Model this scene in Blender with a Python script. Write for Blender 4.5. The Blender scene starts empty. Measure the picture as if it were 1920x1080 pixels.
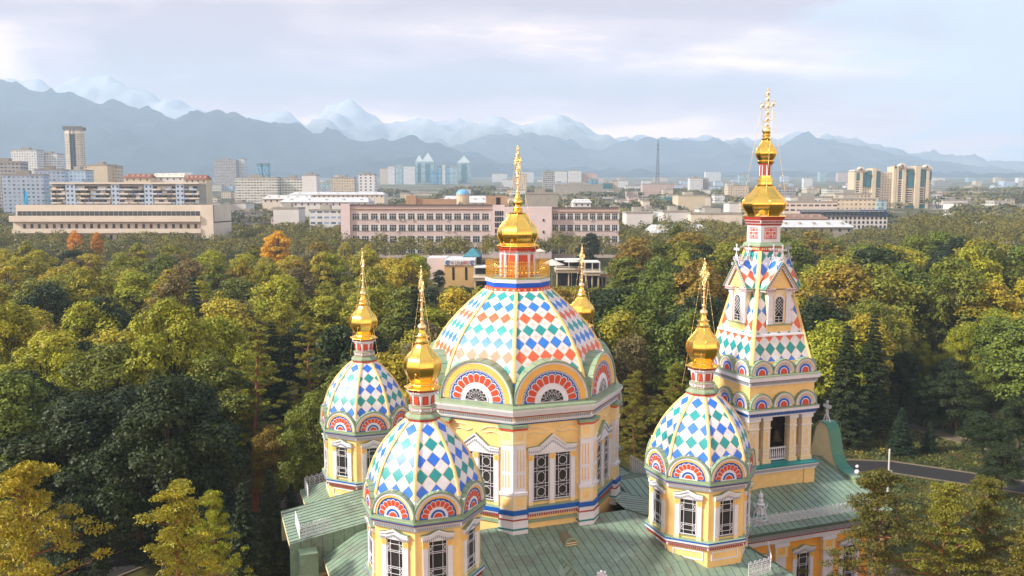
import bpy, math, random
import numpy as np
from mathutils import Matrix, Vector, noise

R = math.radians
C = bpy.context.scene.collection
scn = bpy.context.scene

# ------------------------------------------------------------------ camera, sky, sun, exposure
CAM_H, PITCH, FPX = 36.0, R(5.897), 1600.0           # FPX: focal length in pixels of a 1920 px wide frame
cam = bpy.data.cameras.new('camera')
cam.sensor_width, cam.lens = 36.0, 36.0 * FPX / 1920.0
cam.clip_start, cam.clip_end = 0.5, 60000
co = bpy.data.objects.new('camera', cam); C.objects.link(co)
co.location = (0, 0, CAM_H); co.rotation_euler = (R(90) - PITCH, 0, 0)
scn.camera = co

SUN_EL, SUN_AZ = 33.0, 252.0                          # azimuth clockwise from +Y (the view direction)
sdir = Vector((math.sin(R(SUN_AZ)) * math.cos(R(SUN_EL)), math.cos(R(SUN_AZ)) * math.cos(R(SUN_EL)), math.sin(R(SUN_EL))))
sl = bpy.data.lights.new('sun', 'SUN'); sl.energy = 4.1; sl.angle = R(2.5); sl.color = (1.0, 0.93, 0.82)
so = bpy.data.objects.new('sun', sl); C.objects.link(so)
so.rotation_euler = (-sdir).to_track_quat('-Z', 'Y').to_euler(); so.location = (-60, -20, 90)

vs = scn.view_settings
vs.view_transform = 'Standard'; vs.look = 'None'; vs.gamma = 1.0; vs.use_curve_mapping = False; vs.exposure = 0.98
scn.cycles.max_bounces = 10; scn.cycles.diffuse_bounces = 3; scn.cycles.glossy_bounces = 3
scn.cycles.transparent_max_bounces = 8; scn.cycles.volume_bounces = 8
scn.cycles.caustics_reflective = False; scn.cycles.caustics_refractive = False
scn.cycles.use_denoising = True

def lin(r, g=None, b=None):
    if g is None: r, g, b = r
    f = lambda c: c / 12.92 if c <= 0.04045 else ((c + 0.055) / 1.055) ** 2.4
    return (f(r), f(g), f(b), 1.0)

class NT:                                             # small node-tree writer
    def __init__(s, tree): s.t = tree; tree.nodes.clear()
    def n(s, typ, ins=None, **kw):
        nd = s.t.nodes.new(typ)
        for k, v in kw.items(): setattr(nd, k, v)
        for k, v in (ins or {}).items():
            sk = nd.inputs[k]
            if isinstance(v, bpy.types.NodeSocket): s.t.links.new(v, sk)
            else: sk.default_value = v
        return nd
    def m(s, op, a, b=0.0, c=0.0):
        return s.n('ShaderNodeMath', {0: a, 1: b, 2: c}, operation=op).outputs[0]
    def mix(s, f, a, b, bt='MIX'):
        nd = s.n('ShaderNodeMix', data_type='RGBA', blend_type=bt)
        for i, v in ((0, f), (6, a), (7, b)):
            sk = nd.inputs[i]
            if isinstance(v, bpy.types.NodeSocket): s.t.links.new(v, sk)
            else: sk.default_value = v
        return nd.outputs[2]
    def ramp(s, f, *stops):
        nd = s.n('ShaderNodeValToRGB', {0: f}); e = nd.color_ramp.elements
        while len(e) < len(stops): e.new(0.5)
        for el, (p, c) in zip(e, stops):
            el.position = p; el.color = c if len(c) == 4 else (*c, 1)
        return nd.outputs[0]

w = bpy.data.worlds.new('World'); scn.world = w; w.use_nodes = True
t = NT(w.node_tree)
sky = t.n('ShaderNodeTexSky', sky_type='NISHITA', sun_disc=False, sun_elevation=R(SUN_EL), sun_rotation=R(SUN_AZ),
          air_density=1.0, dust_density=1.5, ozone_density=1.0)
tc = t.n('ShaderNodeTexCoord')
sx = t.n('ShaderNodeSeparateXYZ', {0: tc.outputs['Generated']})
zz = t.m('ADD', t.m('MAXIMUM', sx.outputs[2], 0.0), 0.16)
cv = t.n('ShaderNodeCombineXYZ', {0: t.m('DIVIDE', sx.outputs[0], zz), 1: t.m('DIVIDE', sx.outputs[1], zz), 2: 0.3})
mp = t.n('ShaderNodeMapping', {0: cv.outputs[0], 'Rotation': (0, 0, R(-24)), 'Scale': (0.42, 0.9, 1), 'Location': (2.2, 0.4, 0)})
n1 = t.n('ShaderNodeTexNoise', {0: mp.outputs[0], 'Scale': 0.85, 'Detail': 6.0, 'Roughness': 0.5, 'Distortion': 0.35})
n2 = t.n('ShaderNodeTexNoise', {0: cv.outputs[0], 'Scale': 2.3, 'Detail': 5.0, 'Roughness': 0.55, 'Distortion': 0.2})
sh = t.m('ADD', t.m('MULTIPLY', n1.outputs[0], 0.8), t.m('MULTIPLY', n2.outputs[0], 0.2))
ccol = t.ramp(sh, (0.41, lin(0.56, 0.55, 0.62)), (0.475, lin(0.70, 0.69, 0.75)), (0.535, lin(0.96, 0.94, 0.96)), (0.60, lin(1.0, 0.99, 0.99)))
zs_ = t.m('MULTIPLY', t.m('SUBTRACT', sx.outputs[2], 0.085), 6.0)
ccol = t.mix(t.m('SUBTRACT', 1.0, t.m('MINIMUM', t.m('MAXIMUM', t.m('MULTIPLY', sx.outputs[2], 8.0), 0.0), 1.0)), ccol, lin(0.93, 0.915, 0.94))
blue = t.mix(1.0, sky.outputs[0], (0.085, 0.085, 0.085, 1), 'MULTIPLY')
blue = t.mix(0.82, blue, lin(0.60, 0.735, 0.93))
# the cloud sheet opens to blue towards the right of the view
side = t.m('ADD', t.m('MULTIPLY', t.m('SUBTRACT', sx.outputs[0], 0.30), 4.2), t.m('MULTIPLY', t.m('SUBTRACT', n2.outputs[0], 0.5), 2.6))
side = t.m('ADD', side, t.m('MULTIPLY', t.m('SUBTRACT', sx.outputs[2], 0.10), 2.0))
clear = t.n('ShaderNodeMapRange', {0: side, 1: 0.0, 2: 1.0, 3: 0.0, 4: 0.92}, interpolation_type='SMOOTHSTEP').outputs[0]
clear = t.m('MULTIPLY', clear, t.m('GREATER_THAN', sx.outputs[1], 0.0))
skyc = t.mix(clear, ccol, blue)
bg = t.n('ShaderNodeBackground', {0: t.mix(1.0, skyc, t.ramp(sx.outputs[2], (0.20, (1.62, 1.15, .87)), (0.45, (.54, .54, .56))), 'MULTIPLY'), 1: 0.84})  # sky overhead, out of view, darkened to hold down the ambient fill
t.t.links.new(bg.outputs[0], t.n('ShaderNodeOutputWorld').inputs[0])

# ------------------------------------------------------------------ helpers
def terrain(x, y):
    r = max(0.0, y - 95.0)
    return 0.034 * r * (1 - math.exp(-r / 150.0))

def proj(x, y, z):                                    # where a point falls in the 1920 px frame
    c, s = math.cos(PITCH), math.sin(PITCH); z -= CAM_H
    d = y * c - z * s; u = z * c + y * s
    return 960 + FPX * x / d, 540 - FPX * u / d

def at(px, py, Y):                                    # the point at ground distance Y seen at a pixel
    c, s = math.cos(PITCH), math.sin(PITCH); u = (540 - py) / FPX
    k = Y / (c + u * s)
    return (px - 960) / FPX * k, Y, CAM_H + k * (-s + u * c)

class MB:                                             # collects faces and links them as ONE mesh object
    def __init__(s): s.v = []; s.f = []; s.mi = []; s.uv = []; s.sm = []; s.mats = []; s.M = Matrix()
    def mat(s, m):
        if m not in s.mats: s.mats.append(m)
        return s.mats.index(m)
    def face(s, pts, m, uv=None, smooth=False):
        b = len(s.v); s.v += [tuple(s.M @ Vector(p)) for p in pts]
        s.f.append(tuple(range(b, b + len(pts)))); s.mi.append(s.mat(m)); s.uv.append(uv); s.sm.append(smooth)
    def grid(s, rows, m, closed=False, smooth=True, uvs=None, flip=False):   # rows of points -> quads with shared vertices
        b = len(s.v); nr, nc = len(rows), len(rows[0])
        for r in rows: s.v += [tuple(s.M @ Vector(p)) for p in r]
        for i in range(nr - 1):
            for j in range(nc if closed else nc - 1):
                k = (j + 1) % nc
                q = (b + i * nc + j, b + i * nc + k, b + (i + 1) * nc + k, b + (i + 1) * nc + j)
                s.f.append(q[::-1] if flip else q); s.mi.append(s.mat(m)); s.sm.append(smooth)
                u = None
                if uvs: u = [uvs[i][j], uvs[i][k], uvs[i + 1][k], uvs[i + 1][j]]; u = u[::-1] if flip else u
                s.uv.append(u)
    def box(s, a, b, m, top=None):
        x0, y0, z0 = a; x1, y1, z1 = b
        P = [(x0, y0, z0), (x1, y0, z0), (x1, y1, z0), (x0, y1, z0), (x0, y0, z1), (x1, y0, z1), (x1, y1, z1), (x0, y1, z1)]
        W, D, H = x1 - x0, y1 - y0, z1 - z0
        for q, d in (((0, 1, 5, 4), W), ((1, 2, 6, 5), D), ((2, 3, 7, 6), W), ((3, 0, 4, 7), D)):
            s.face([P[i] for i in q], m, [(0, 0), (d, 0), (d, H), (0, H)])
        s.face([P[i] for i in (4, 5, 6, 7)], top or m, [(0, 0), (W, 0), (W, D), (0, D)])
        s.face([P[i] for i in (3, 2, 1, 0)], top or m, [(0, 0), (W, 0), (W, D), (0, D)])
    def plate(s, poly, z0, z1, m, side=None):         # polygon in the x-y plane, thickened along z
        n = len(poly)
        s.face([(x, y, z1) for x, y in poly], m)
        s.face([(x, y, z0) for x, y in poly[::-1]], m)
        for i in range(n):
            (ax, ay), (bx, by) = poly[i], poly[(i + 1) % n]
            s.face([(ax, ay, z0), (bx, by, z0), (bx, by, z1), (ax, ay, z1)], side or m)
    def arc(s, r0, r1, a0, a1, z0, z1, m, cy=0.0, n=20, side=None):
        A = [a0 + (a1 - a0) * i / n for i in range(n + 1)]
        c = [(math.cos(a), math.sin(a)) for a in A]
        for i in range(n):
            p, q = c[i], c[i + 1]
            f = lambda k, r, z: (k[0] * r, cy + k[1] * r, z)
            s.face([f(p, r0, z1), f(p, r1, z1), f(q, r1, z1), f(q, r0, z1)], m)
            s.face([f(p, r1, z1), f(p, r1, z0), f(q, r1, z0), f(q, r1, z1)], side or m)
            if r0 > 0.01: s.face([f(p, r0, z0), f(p, r0, z1), f(q, r0, z1), f(q, r0, z0)], side or m)
    def lathe(s, prof, m, n=8, ph=22.5, cap=True, smooth=False):   # n-gon rings, flat facets
        ring = lambda z, r: [(r * math.cos(R(ph + 360 * k / n)), r * math.sin(R(ph + 360 * k / n)), z) for k in range(n)]
        rows = [ring(z, r) for z, r in prof]
        for i in range(len(rows) - 1):
            mm = m[i] if isinstance(m, list) else m
            for k in range(n):
                j = (k + 1) % n
                s.face([rows[i][k], rows[i][j], rows[i + 1][j], rows[i + 1][k]], mm, smooth=smooth)
        ml = m if not isinstance(m, list) else m[-1]; mf = m if not isinstance(m, list) else m[0]
        if cap:
            s.face(rows[-1], ml); s.face(rows[0][::-1], mf)
    def facets(s, prof, m, n=8, ph=22.5, uv0=0.0):    # n curved facets, smooth up and down, sharp at the ribs, UV in metres
        arc = [uv0]
        for (z0, r0), (z1, r1) in zip(prof, prof[1:]): arc.append(arc[-1] + math.hypot(z1 - z0, (r1 - r0) * math.cos(math.pi / n)))
        hs = math.sin(math.pi / n)
        for k in range(n):
            a, b = R(ph + 360 * k / n), R(ph + 360 * (k + 1) / n)
            rows = [[(r * math.cos(a), r * math.sin(a), z), (r * math.cos(b), r * math.sin(b), z)] for z, r in prof]
            s.grid(rows, m, uvs=[[(-r * hs, t_), (r * hs, t_)] for (z, r), t_ in zip(prof, arc)])
    def rod(s, a, b, r, m, n=6, r2=None):
        a, b = Vector(a), Vector(b); d = b - a
        if d.length < 1e-6: return
        x = d.orthogonal().normalized(); y = d.normalized().cross(x); r2 = r if r2 is None else r2
        c = [(math.cos(2 * math.pi * i / n), math.sin(2 * math.pi * i / n)) for i in range(n)]
        A = [a + (x * p + y * q) * r for p, q in c]; B = [b + (x * p + y * q) * r2 for p, q in c]
        s.grid([A, B], m, closed=True)
        s.face([tuple(p) for p in B], m); s.face([tuple(p) for p in A[::-1]], m)
    def ball(s, c, r, m, n=8, sq=1.0):
        rows = []
        for i in range(1, n):
            th = math.pi * i / n - math.pi / 2
            rows.append([(c[0] + r * math.cos(th) * math.cos(2 * math.pi * k / (n + 2)), c[1] + r * math.cos(th) * math.sin(2 * math.pi * k / (n + 2)), c[2] + r * sq * math.sin(th)) for k in range(n + 2)])
        s.grid(rows, m, closed=True); s.face(rows[0][::-1], m, smooth=True); s.face(rows[-1], m, smooth=True)
    def hoop(s, c, r, t_, m, ax=(0, 1, 0), n=12):     # thin ring
        ax = Vector(ax).normalized(); x = ax.orthogonal().normalized(); y = ax.cross(x); c = Vector(c)
        P = [c + (x * math.cos(2 * math.pi * i / n) + y * math.sin(2 * math.pi * i / n)) * r for i in range(n)]
        for i in range(n): s.rod(P[i], P[(i + 1) % n], t_, m, 4)
    def build(s, name, parent=None, loc=(0, 0, 0), rz=0.0):
        me = bpy.data.meshes.new(name); me.from_pydata(s.v, [], s.f)
        for m in s.mats: me.materials.append(m)
        me.polygons.foreach_set('material_index', s.mi); me.polygons.foreach_set('use_smooth', s.sm)
        if any(u is not None for u in s.uv):
            d = me.uv_layers.new(name='UVMap').data; i = 0
            for f, u in zip(s.f, s.uv):
                for k in range(len(f)):
                    if u: d[i].uv = u[k]
                    i += 1
        me.update()
        o = bpy.data.objects.new(name, me); C.objects.link(o)
        o.location = loc; o.rotation_euler = (0, 0, rz)
        if parent: o.parent = parent
        return o

def dup(o, parent, loc=None, rz=None):                # a copy of a part (shares its mesh)
    c = o.copy(); C.objects.link(c); c.parent = parent
    if loc is not None: c.location = loc
    if rz is not None: c.rotation_euler = (0, 0, rz)
    return c
def dup_tree(o, parent=None):
    c = o.copy(); C.objects.link(c); c.parent = parent
    for ch in list(o.children): dup_tree(ch, c)
    return c
def tag(o, label, cat, group=None, kind=None):
    if kind: o['kind'] = kind
    else:
        o['label'] = label; o['category'] = cat
        if group: o['group'] = group
    return o
def empty(name, loc=(0, 0, 0), rz=0.0):
    o = bpy.data.objects.new(name, None); C.objects.link(o); o.location = loc; o.rotation_euler = (0, 0, rz); o.empty_display_size = 0.5
    return o
def struct(o): o['kind'] = 'structure'; return o
def frame(ang, dist, z0=0.0, cx=0.0, cy=0.0):         # local frame on a wall: x right, y up, z out
    n = Vector((math.cos(R(ang)), math.sin(R(ang)), 0)); x = Vector((0, 0, 1)).cross(n)
    M = Matrix(((x.x, 0, n.x, cx + n.x * dist), (x.y, 0, n.y, cy + n.y * dist), (0, 1, 0, z0), (0, 0, 0, 1)))
    return M

# ------------------------------------------------------------------ materials
def paint(name, col, rough=0.5, var=0.10, scale=1.2, metal=0.0, bump=0.0, spec=0.4):
    m = bpy.data.materials.new(name); m.use_nodes = True; t = NT(m.node_tree)
    c = t.n('ShaderNodeTexCoord').outputs['Object']
    a = t.n('ShaderNodeTexNoise', {0: c, 'Scale': scale, 'Detail': 5.0, 'Roughness': 0.65})
    f = t.n('ShaderNodeMapRange', {0: a.outputs[0], 1: 0.3, 2: 0.7, 3: 1 - var, 4: 1 + var * 0.6}).outputs[0]
    cc = t.n('ShaderNodeCombineColor', {0: f, 1: f, 2: f}).outputs[0]
    col = col if len(col) == 4 else (*col, 1)
    base = t.mix(1.0, col, cc, 'MULTIPLY')
    p = t.n('ShaderNodeBsdfPrincipled', {'Base Color': base, 'Roughness': rough, 'Metallic': metal, 'Specular IOR Level': spec})
    if bump:
        b = t.n('ShaderNodeBump', {'Height': a.outputs[0], 'Strength': bump, 'Distance': 0.05}); t.t.links.new(b.outputs[0], p.inputs['Normal'])
    t.t.links.new(p.outputs[0], t.n('ShaderNodeOutputMaterial').inputs[0])
    return m

def tiles(name, W, H, cols, star=False, rowoff=0):
    """painted diamonds: rows of colour alternate with rows of white, thin yellow lines between (UV in metres)"""
    m = bpy.data.materials.new(name); m.use_nodes = True; t = NT(m.node_tree)
    uv = t.n('ShaderNodeSeparateXYZ', {0: t.n('ShaderNodeUVMap').outputs[0]})
    U, V = t.m('DIVIDE', uv.outputs[0], W), t.m('DIVIDE', uv.outputs[1], H)
    P, Q = t.m('ADD', V, U), t.m('SUBTRACT', V, U)
    a, b = t.m('FLOOR', P), t.m('FLOOR', Q)
    row = t.m('ADD', t.m('ADD', a, b), 300.0 + rowoff)
    odd = t.m('MODULO', row, 2.0)
    k = t.m('MODULO', t.m('FLOOR', t.m('DIVIDE', row, 2.0)), float(len(cols)))
    col = cols[0]
    for i in range(1, len(cols)): col = t.mix(t.m('COMPARE', k, float(i), 0.3), col, cols[i])
    white = lin(0.86, 0.86, 0.885)
    fa, fb = t.m('FRACT', P), t.m('FRACT', Q)
    if star:
        du, dv = t.m('ABSOLUTE', t.m('SUBTRACT', fa, fb)), t.m('ABSOLUTE', t.m('SUBTRACT', t.m('ADD', fa, fb), 1.0))
        s1 = t.m('MULTIPLY', t.m('LESS_THAN', du, 0.08), t.m('LESS_THAN', dv, 0.38))
        s2 = t.m('MULTIPLY', t.m('LESS_THAN', dv, 0.08), t.m('LESS_THAN', du, 0.38))
        s3 = t.m('LESS_THAN', t.m('ADD', du, dv), 0.24)
        white = t.mix(t.m('MULTIPLY', t.m('MAXIMUM', t.m('MAXIMUM', s1, s2), s3), 0.75), white, lin(0.93, 0.74, 0.56))
    col = t.mix(odd, col, white)
    ed = t.m('MINIMUM', t.m('MINIMUM', fa, t.m('SUBTRACT', 1.0, fa)), t.m('MINIMUM', fb, t.m('SUBTRACT', 1.0, fb)))
    col = t.mix(t.m('LESS_THAN', ed, 0.022 / W), col, lin(0.90, 0.76, 0.50))
    oc = t.n('ShaderNodeTexCoord').outputs['Object']
    nz = t.n('ShaderNodeTexNoise', {0: oc, 'Scale': 2.0, 'Detail': 4.0})
    f = t.n('ShaderNodeMapRange', {0: nz.outputs[0], 1: 0.3, 2: 0.7, 3: 0.88, 4: 1.05}).outputs[0]
    col = t.mix(1.0, col, t.n('ShaderNodeCombineColor', {0: f, 1: f, 2: f}).outputs[0], 'MULTIPLY')
    hb = t.n('ShaderNodeBump', {'Height': t.m('MINIMUM', ed, 0.05), 'Strength': 0.35, 'Distance': 0.1})
    p = t.n('ShaderNodeBsdfPrincipled', {'Base Color': col, 'Roughness': 0.44, 'Normal': hb.outputs[0]})
    t.t.links.new(p.outputs[0], t.n('ShaderNodeOutputMaterial').inputs[0])
    return m

YEL = paint('yellow_paint', lin(0.93, 0.785, 0.515), 0.55, 0.11)
YEL2 = paint('deep_yellow_paint', lin(0.93, 0.71, 0.35), 0.55, 0.11)
CREAM = paint('cream_paint', lin(0.90, 0.82, 0.66), 0.55, 0.06)
WHITE = paint('white_paint', lin(0.86, 0.86, 0.89), 0.5, 0.09)
GREY = paint('grey_moulding_paint', lin(0.62, 0.64, 0.68), 0.5, 0.05)  # even grey for dentils, mouldings and the plinth
BLUE = paint('blue_paint', lin(0.10, 0.35, 0.68), 0.42, 0.06)
BLUE2 = paint('bright_blue_paint', lin(0.13, 0.38, 0.82), 0.42, 0.06)
NAVY = paint('navy_paint', lin(0.10, 0.20, 0.42), 0.42, 0.06)
RED = paint('red_paint', lin(0.80, 0.30, 0.18), 0.45, 0.07)
DRED = paint('dark_red_paint', lin(0.62, 0.24, 0.19), 0.45, 0.07)
TEAL = paint('teal_paint', lin(0.13, 0.50, 0.50), 0.42, 0.07)
SAGE = paint('sage_metal_roof', lin(0.53, 0.61, 0.50), 0.42, 0.14, 1.5)
def patchy(name, c0, c1, c2, rough):                  # sheet metal, faded and stained in patches
    m = bpy.data.materials.new(name); m.use_nodes = True; t = NT(m.node_tree); oc = t.n('ShaderNodeTexCoord').outputs['Object']
    a = t.n('ShaderNodeTexNoise', {0: oc, 'Scale': .55, 'Detail': 6.0, 'Roughness': .62, 'Distortion': .6}); b = t.n('ShaderNodeTexNoise', {0: oc, 'Scale': 4.0, 'Detail': 5.0, 'Roughness': .7})
    vor = t.n('ShaderNodeTexVoronoi', {0: oc, 'Scale': .9}); v = t.n('ShaderNodeSeparateColor', {0: vor.outputs['Color']}).outputs[0]
    col = t.ramp(t.m('ADD', t.m('MULTIPLY', a.outputs[0], .75), t.m('MULTIPLY', v, .22)), (.34, c1), (.46, c0), (.56, c0), (.68, c2))
    f = t.n('ShaderNodeMapRange', {0: b.outputs[0], 1: .3, 2: .7, 3: .86, 4: 1.06}).outputs[0]
    col = t.mix(1.0, col, t.n('ShaderNodeCombineColor', {0: f, 1: f, 2: f}).outputs[0], 'MULTIPLY')
    bp = t.n('ShaderNodeBump', {'Height': a.outputs[0], 'Strength': .12, 'Distance': .1})
    p = t.n('ShaderNodeBsdfPrincipled', {'Base Color': col, 'Roughness': t.n('ShaderNodeMapRange', {0: b.outputs[0], 1: .3, 2: .7, 3: rough - .08, 4: rough + .12}).outputs[0], 'Specular IOR Level': .55, 'Normal': bp.outputs[0]})
    t.t.links.new(p.outputs[0], t.n('ShaderNodeOutputMaterial').inputs[0]); return m
ROOF = patchy('green_metal_roof', lin(.48, .565, .485), lin(.45, .49, .43), lin(.57, .635, .56), .31)
SEAM = paint('green_roof_seam', lin(0.30, 0.38, 0.32), 0.42, 0.1)
GLASS = paint('dark_glass', lin(0.20, 0.19, 0.195), 0.07, 0.4, 0.7, 0.0, 0.0, 0.6)
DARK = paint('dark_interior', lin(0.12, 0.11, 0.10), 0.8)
GOLD = paint('gilded_metal', (1.0, 0.64, 0.135, 1), 0.20, 0.12, 2.5, 1.0)
GOLD2 = paint('pale_gilding', (1.0, 0.76, 0.38, 1), 0.34, 0.15, 3.0, 1.0)
TILE_M = tiles('main_dome_tiles', 0.98, 1.04, [lin(0.15, 0.60, 0.61), lin(0.88, 0.40, 0.27), lin(0.20, 0.50, 0.86)], True, 2)
TILE_S = tiles('small_dome_tiles', 0.90, 0.98, [lin(0.18, 0.45, 0.87), lin(0.12, 0.57, 0.59)], False, 2)
TILE_T = tiles('tent_roof_tiles', 1.05, 1.18, [lin(0.10, 0.55, 0.56), lin(0.86, 0.38, 0.26), lin(0.16, 0.45, 0.84)])

# ------------------------------------------------------------------ the cathedral
TH = R(19.967)
cath = empty('cathedral', (0.439, 67.03, 0), TH)
tag(cath, 'yellow and white wooden cathedral with diamond patterned domes and gilded onion cupolas', 'cathedral')

def dentils(mb, half, y0, y1, z0, z1, m, step=0.16, duty=0.5):
    n = max(2, int(2 * half / step))
    for i in range(n):
        x = -half + (i + 0.25) * 2 * half / n
        d = 2 * half / n * duty
        mb.face([(x, y0, z1), (x + d, y0, z1), (x + d, y1, z1), (x, y1, z1)], m)
        mb.face([(x, y0, z0), (x + d, y0, z0), (x + d, y0, z1), (x, y0, z1)], m)
        mb.face([(x, y0, z0), (x, y0, z1), (x, y1, z1), (x, y1, z0)], m)
        mb.face([(x + d, y0, z1), (x + d, y0, z0), (x + d, y1, z0), (x + d, y1, z1)], m)

PI = math.pi
def ray_plate(mb, r, st, z, main):
    """painted half-rosette: rings, petals and a centre; r outer radius, st stilt height"""
    k = r
    Z = lambda i: z + 0.018 * i
    mb.plate([(-k, 0), (k, 0)] + [(k * math.cos(a), st + k * math.sin(a)) for a in np.linspace(0, PI, 25)], z - 0.25, z, CREAM if main else YEL)
    mb.arc(k * 0.985, k * 1.055, 0, PI, z - 0.25, z + 0.10, WHITE, st, 26)
    if main:
        mb.arc(0.83 * k, 0.985 * k, 0, PI, z, z + 0.07, YEL2, st, 26)
        mb.arc(0.775 * k, 0.83 * k, 0, PI, z, z + 0.05, WHITE, st, 26)
        n = 64
        for i in range(n):
            a = PI * (i + 0.3) / n; mb.arc(0.78 * k, 0.825 * k, a, a + PI / n * 0.42, z + 0.052, z + 0.058, NAVY, st, 1)
        ro, pi_, wi, ri, npet = 0.775 * k, 0.47 * k, 0.335 * k, 0.70 * k, 11
    else:
        mb.arc(0.80 * k, 0.90 * k, 0, PI, z, z + 0.05, YEL2, st, 22); mb.arc(0.90 * k, 0.985 * k, 0, PI, z, z + 0.09, WHITE, st, 22)
        ro, pi_, wi, ri, npet = 0.80 * k, 0.43 * k, 0.30 * k, 0.69 * k, 9
    mb.arc(0.02, ro, 0, PI, z, Z(1), BLUE, st, 30)
    mb.plate([(-ro, 0.0), (ro, 0.0), (ro, st), (-ro, st)], z, Z(1), BLUE)
    if not main:                                          # scalloped white edge of the blue field
        for i in range(27):
            a = PI * (i + 0.5) / 27; c = (0.835 * k * math.cos(a), st + 0.835 * k * math.sin(a)); q = 0.034 * k
            mb.plate([(c[0] + q * math.cos(b), c[1] + q * math.sin(b)) for b in np.linspace(0, 2 * PI, 7)[:-1]], z, Z(2), BLUE)
    for i in range(npet):
        a = PI * (i + 0.5) / npet; da = PI / npet
        for (g, lo, hi, m, zi) in ((1.0, pi_ * 0.9, ri + 0.035 * k, WHITE, 2), (0.84, pi_ + 0.015 * k, ri + .01 * k, RED, 3)):
            h = da / 2 * g; rr = hi * h * 0.95
            pts = [(lo, -h * 0.98), (lo, h * 0.98), (hi - rr, h)] + [((hi - rr) + rr * math.cos(b), None, rr * math.sin(b)) for b in np.linspace(PI / 2.4, -PI / 2.4, 7)] + [(hi - rr, -h)]
            P = []
            for p in pts:
                if len(p) == 2: rad, an = p; P.append((rad * math.cos(a + an), st + rad * math.sin(a + an)))
                else:
                    rad, off = p[0], p[2]; P.append((rad * math.cos(a) - off * math.sin(a), st + rad * math.sin(a) + off * math.cos(a)))
            mb.face([(x, max(y, 0.0), Z(zi)) for x, y in P[::-1]], m)
        if main:
            a2 = PI * i / npet
            if i: mb.plate([(0.735 * k * math.cos(a2) + 0.016 * k * math.cos(b), st + 0.735 * k * math.sin(a2) + 0.016 * k * math.sin(b)) for b in np.linspace(0, 2 * PI, 7)[:-1]], z, Z(3), WHITE)
    mb.arc(0.02, pi_, 0, PI, z, Z(4), WHITE, st, 22)
    mb.plate([(-pi_, 0.0), (pi_, 0.0), (pi_, st), (-pi_, st)], z, Z(4), WHITE)
    if main:
        mb.arc(0.02, wi, 0, PI, z, Z(5), GLASS, st, 18)
        for i in range(9):
            a = PI * i / 8; b = PI * ((i + 2) % 9) / 8
            mb.rod((0, st, Z(5) + 0.03), (wi * math.cos(a), st + wi * math.sin(a), Z(5) + 0.03), 0.013, WHITE, 4)
            if i < 7:
                mb.rod((wi * math.cos(a), st + wi * math.sin(a), Z(5) + 0.03), (0.52 * wi * math.cos(a + PI / 8), st + 0.52 * wi * math.sin(a + PI / 8), Z(5) + 0.03), 0.013, WHITE, 4)
                mb.rod((0.52 * wi * math.cos(a + PI / 8), st + 0.52 * wi * math.sin(a + PI / 8), Z(5) + 0.03), (wi * math.cos(b), st + wi * math.sin(b), Z(5) + 0.03), 0.013, WHITE, 4)
        mb.arc(wi * 0.97, wi * 1.06, 0, PI, Z(4), Z(8), WHITE, st, 18)
    else:
        mb.arc(0.23 * k, 0.32 * k, 0, PI, z, Z(5), BLUE, st, 16)
        mb.arc(0.02, 0.18 * k, 0, PI, z, Z(6), RED, st, 12)
    mb.box((-k, -0.06, z - 0.2), (k, 0.05, z + 0.14), SAGE)

def barrel(mb, r, st, z0, z1, m, edge):                     # curved sheet-metal roof running back to the dome
    N = 22; A = [PI * i / N for i in range(N + 1)]
    ring = lambda rr, z: [(rr * math.cos(a), st + rr * math.sin(a), z) for a in A]
    a0 = [(r, 0, z1)] + ring(r, z1) + [(-r, 0, z1)]; a1 = [(r, 0, z0)] + ring(r, z0) + [(-r, 0, z0)]
    b0 = [(r - .1, 0, z1)] + ring(r - .1, z1) + [(-r + .1, 0, z1)]
    mb.grid([a1, a0], m, smooth=False); mb.grid([a0, b0], edge, smooth=False)
    b1 = [(x, y, z0) for x, y, z in b0]; mb.grid([b0, b1], edge, smooth=False)
    for i in range(0, N + 1, 2):                            # standing seams
        c, s_ = math.cos(A[i]), math.sin(A[i])
        mb.rod((r * c, st + r * s_, z1), (r * c, st + r * s_, z0), 0.018, SEAM, 4)

def gable(r, st, z, depth, main):
    mb = MB(); ray_plate(mb, r, st, z, main)
    barrel(mb, r * 1.085, st, z - depth, z + (0.22 if main else 0.16), SAGE, SAGE)
    mb.ball((0, st + r * 1.085 + 0.08, z + 0.1), 0.07, WHITE, 5)
    return mb

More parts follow.
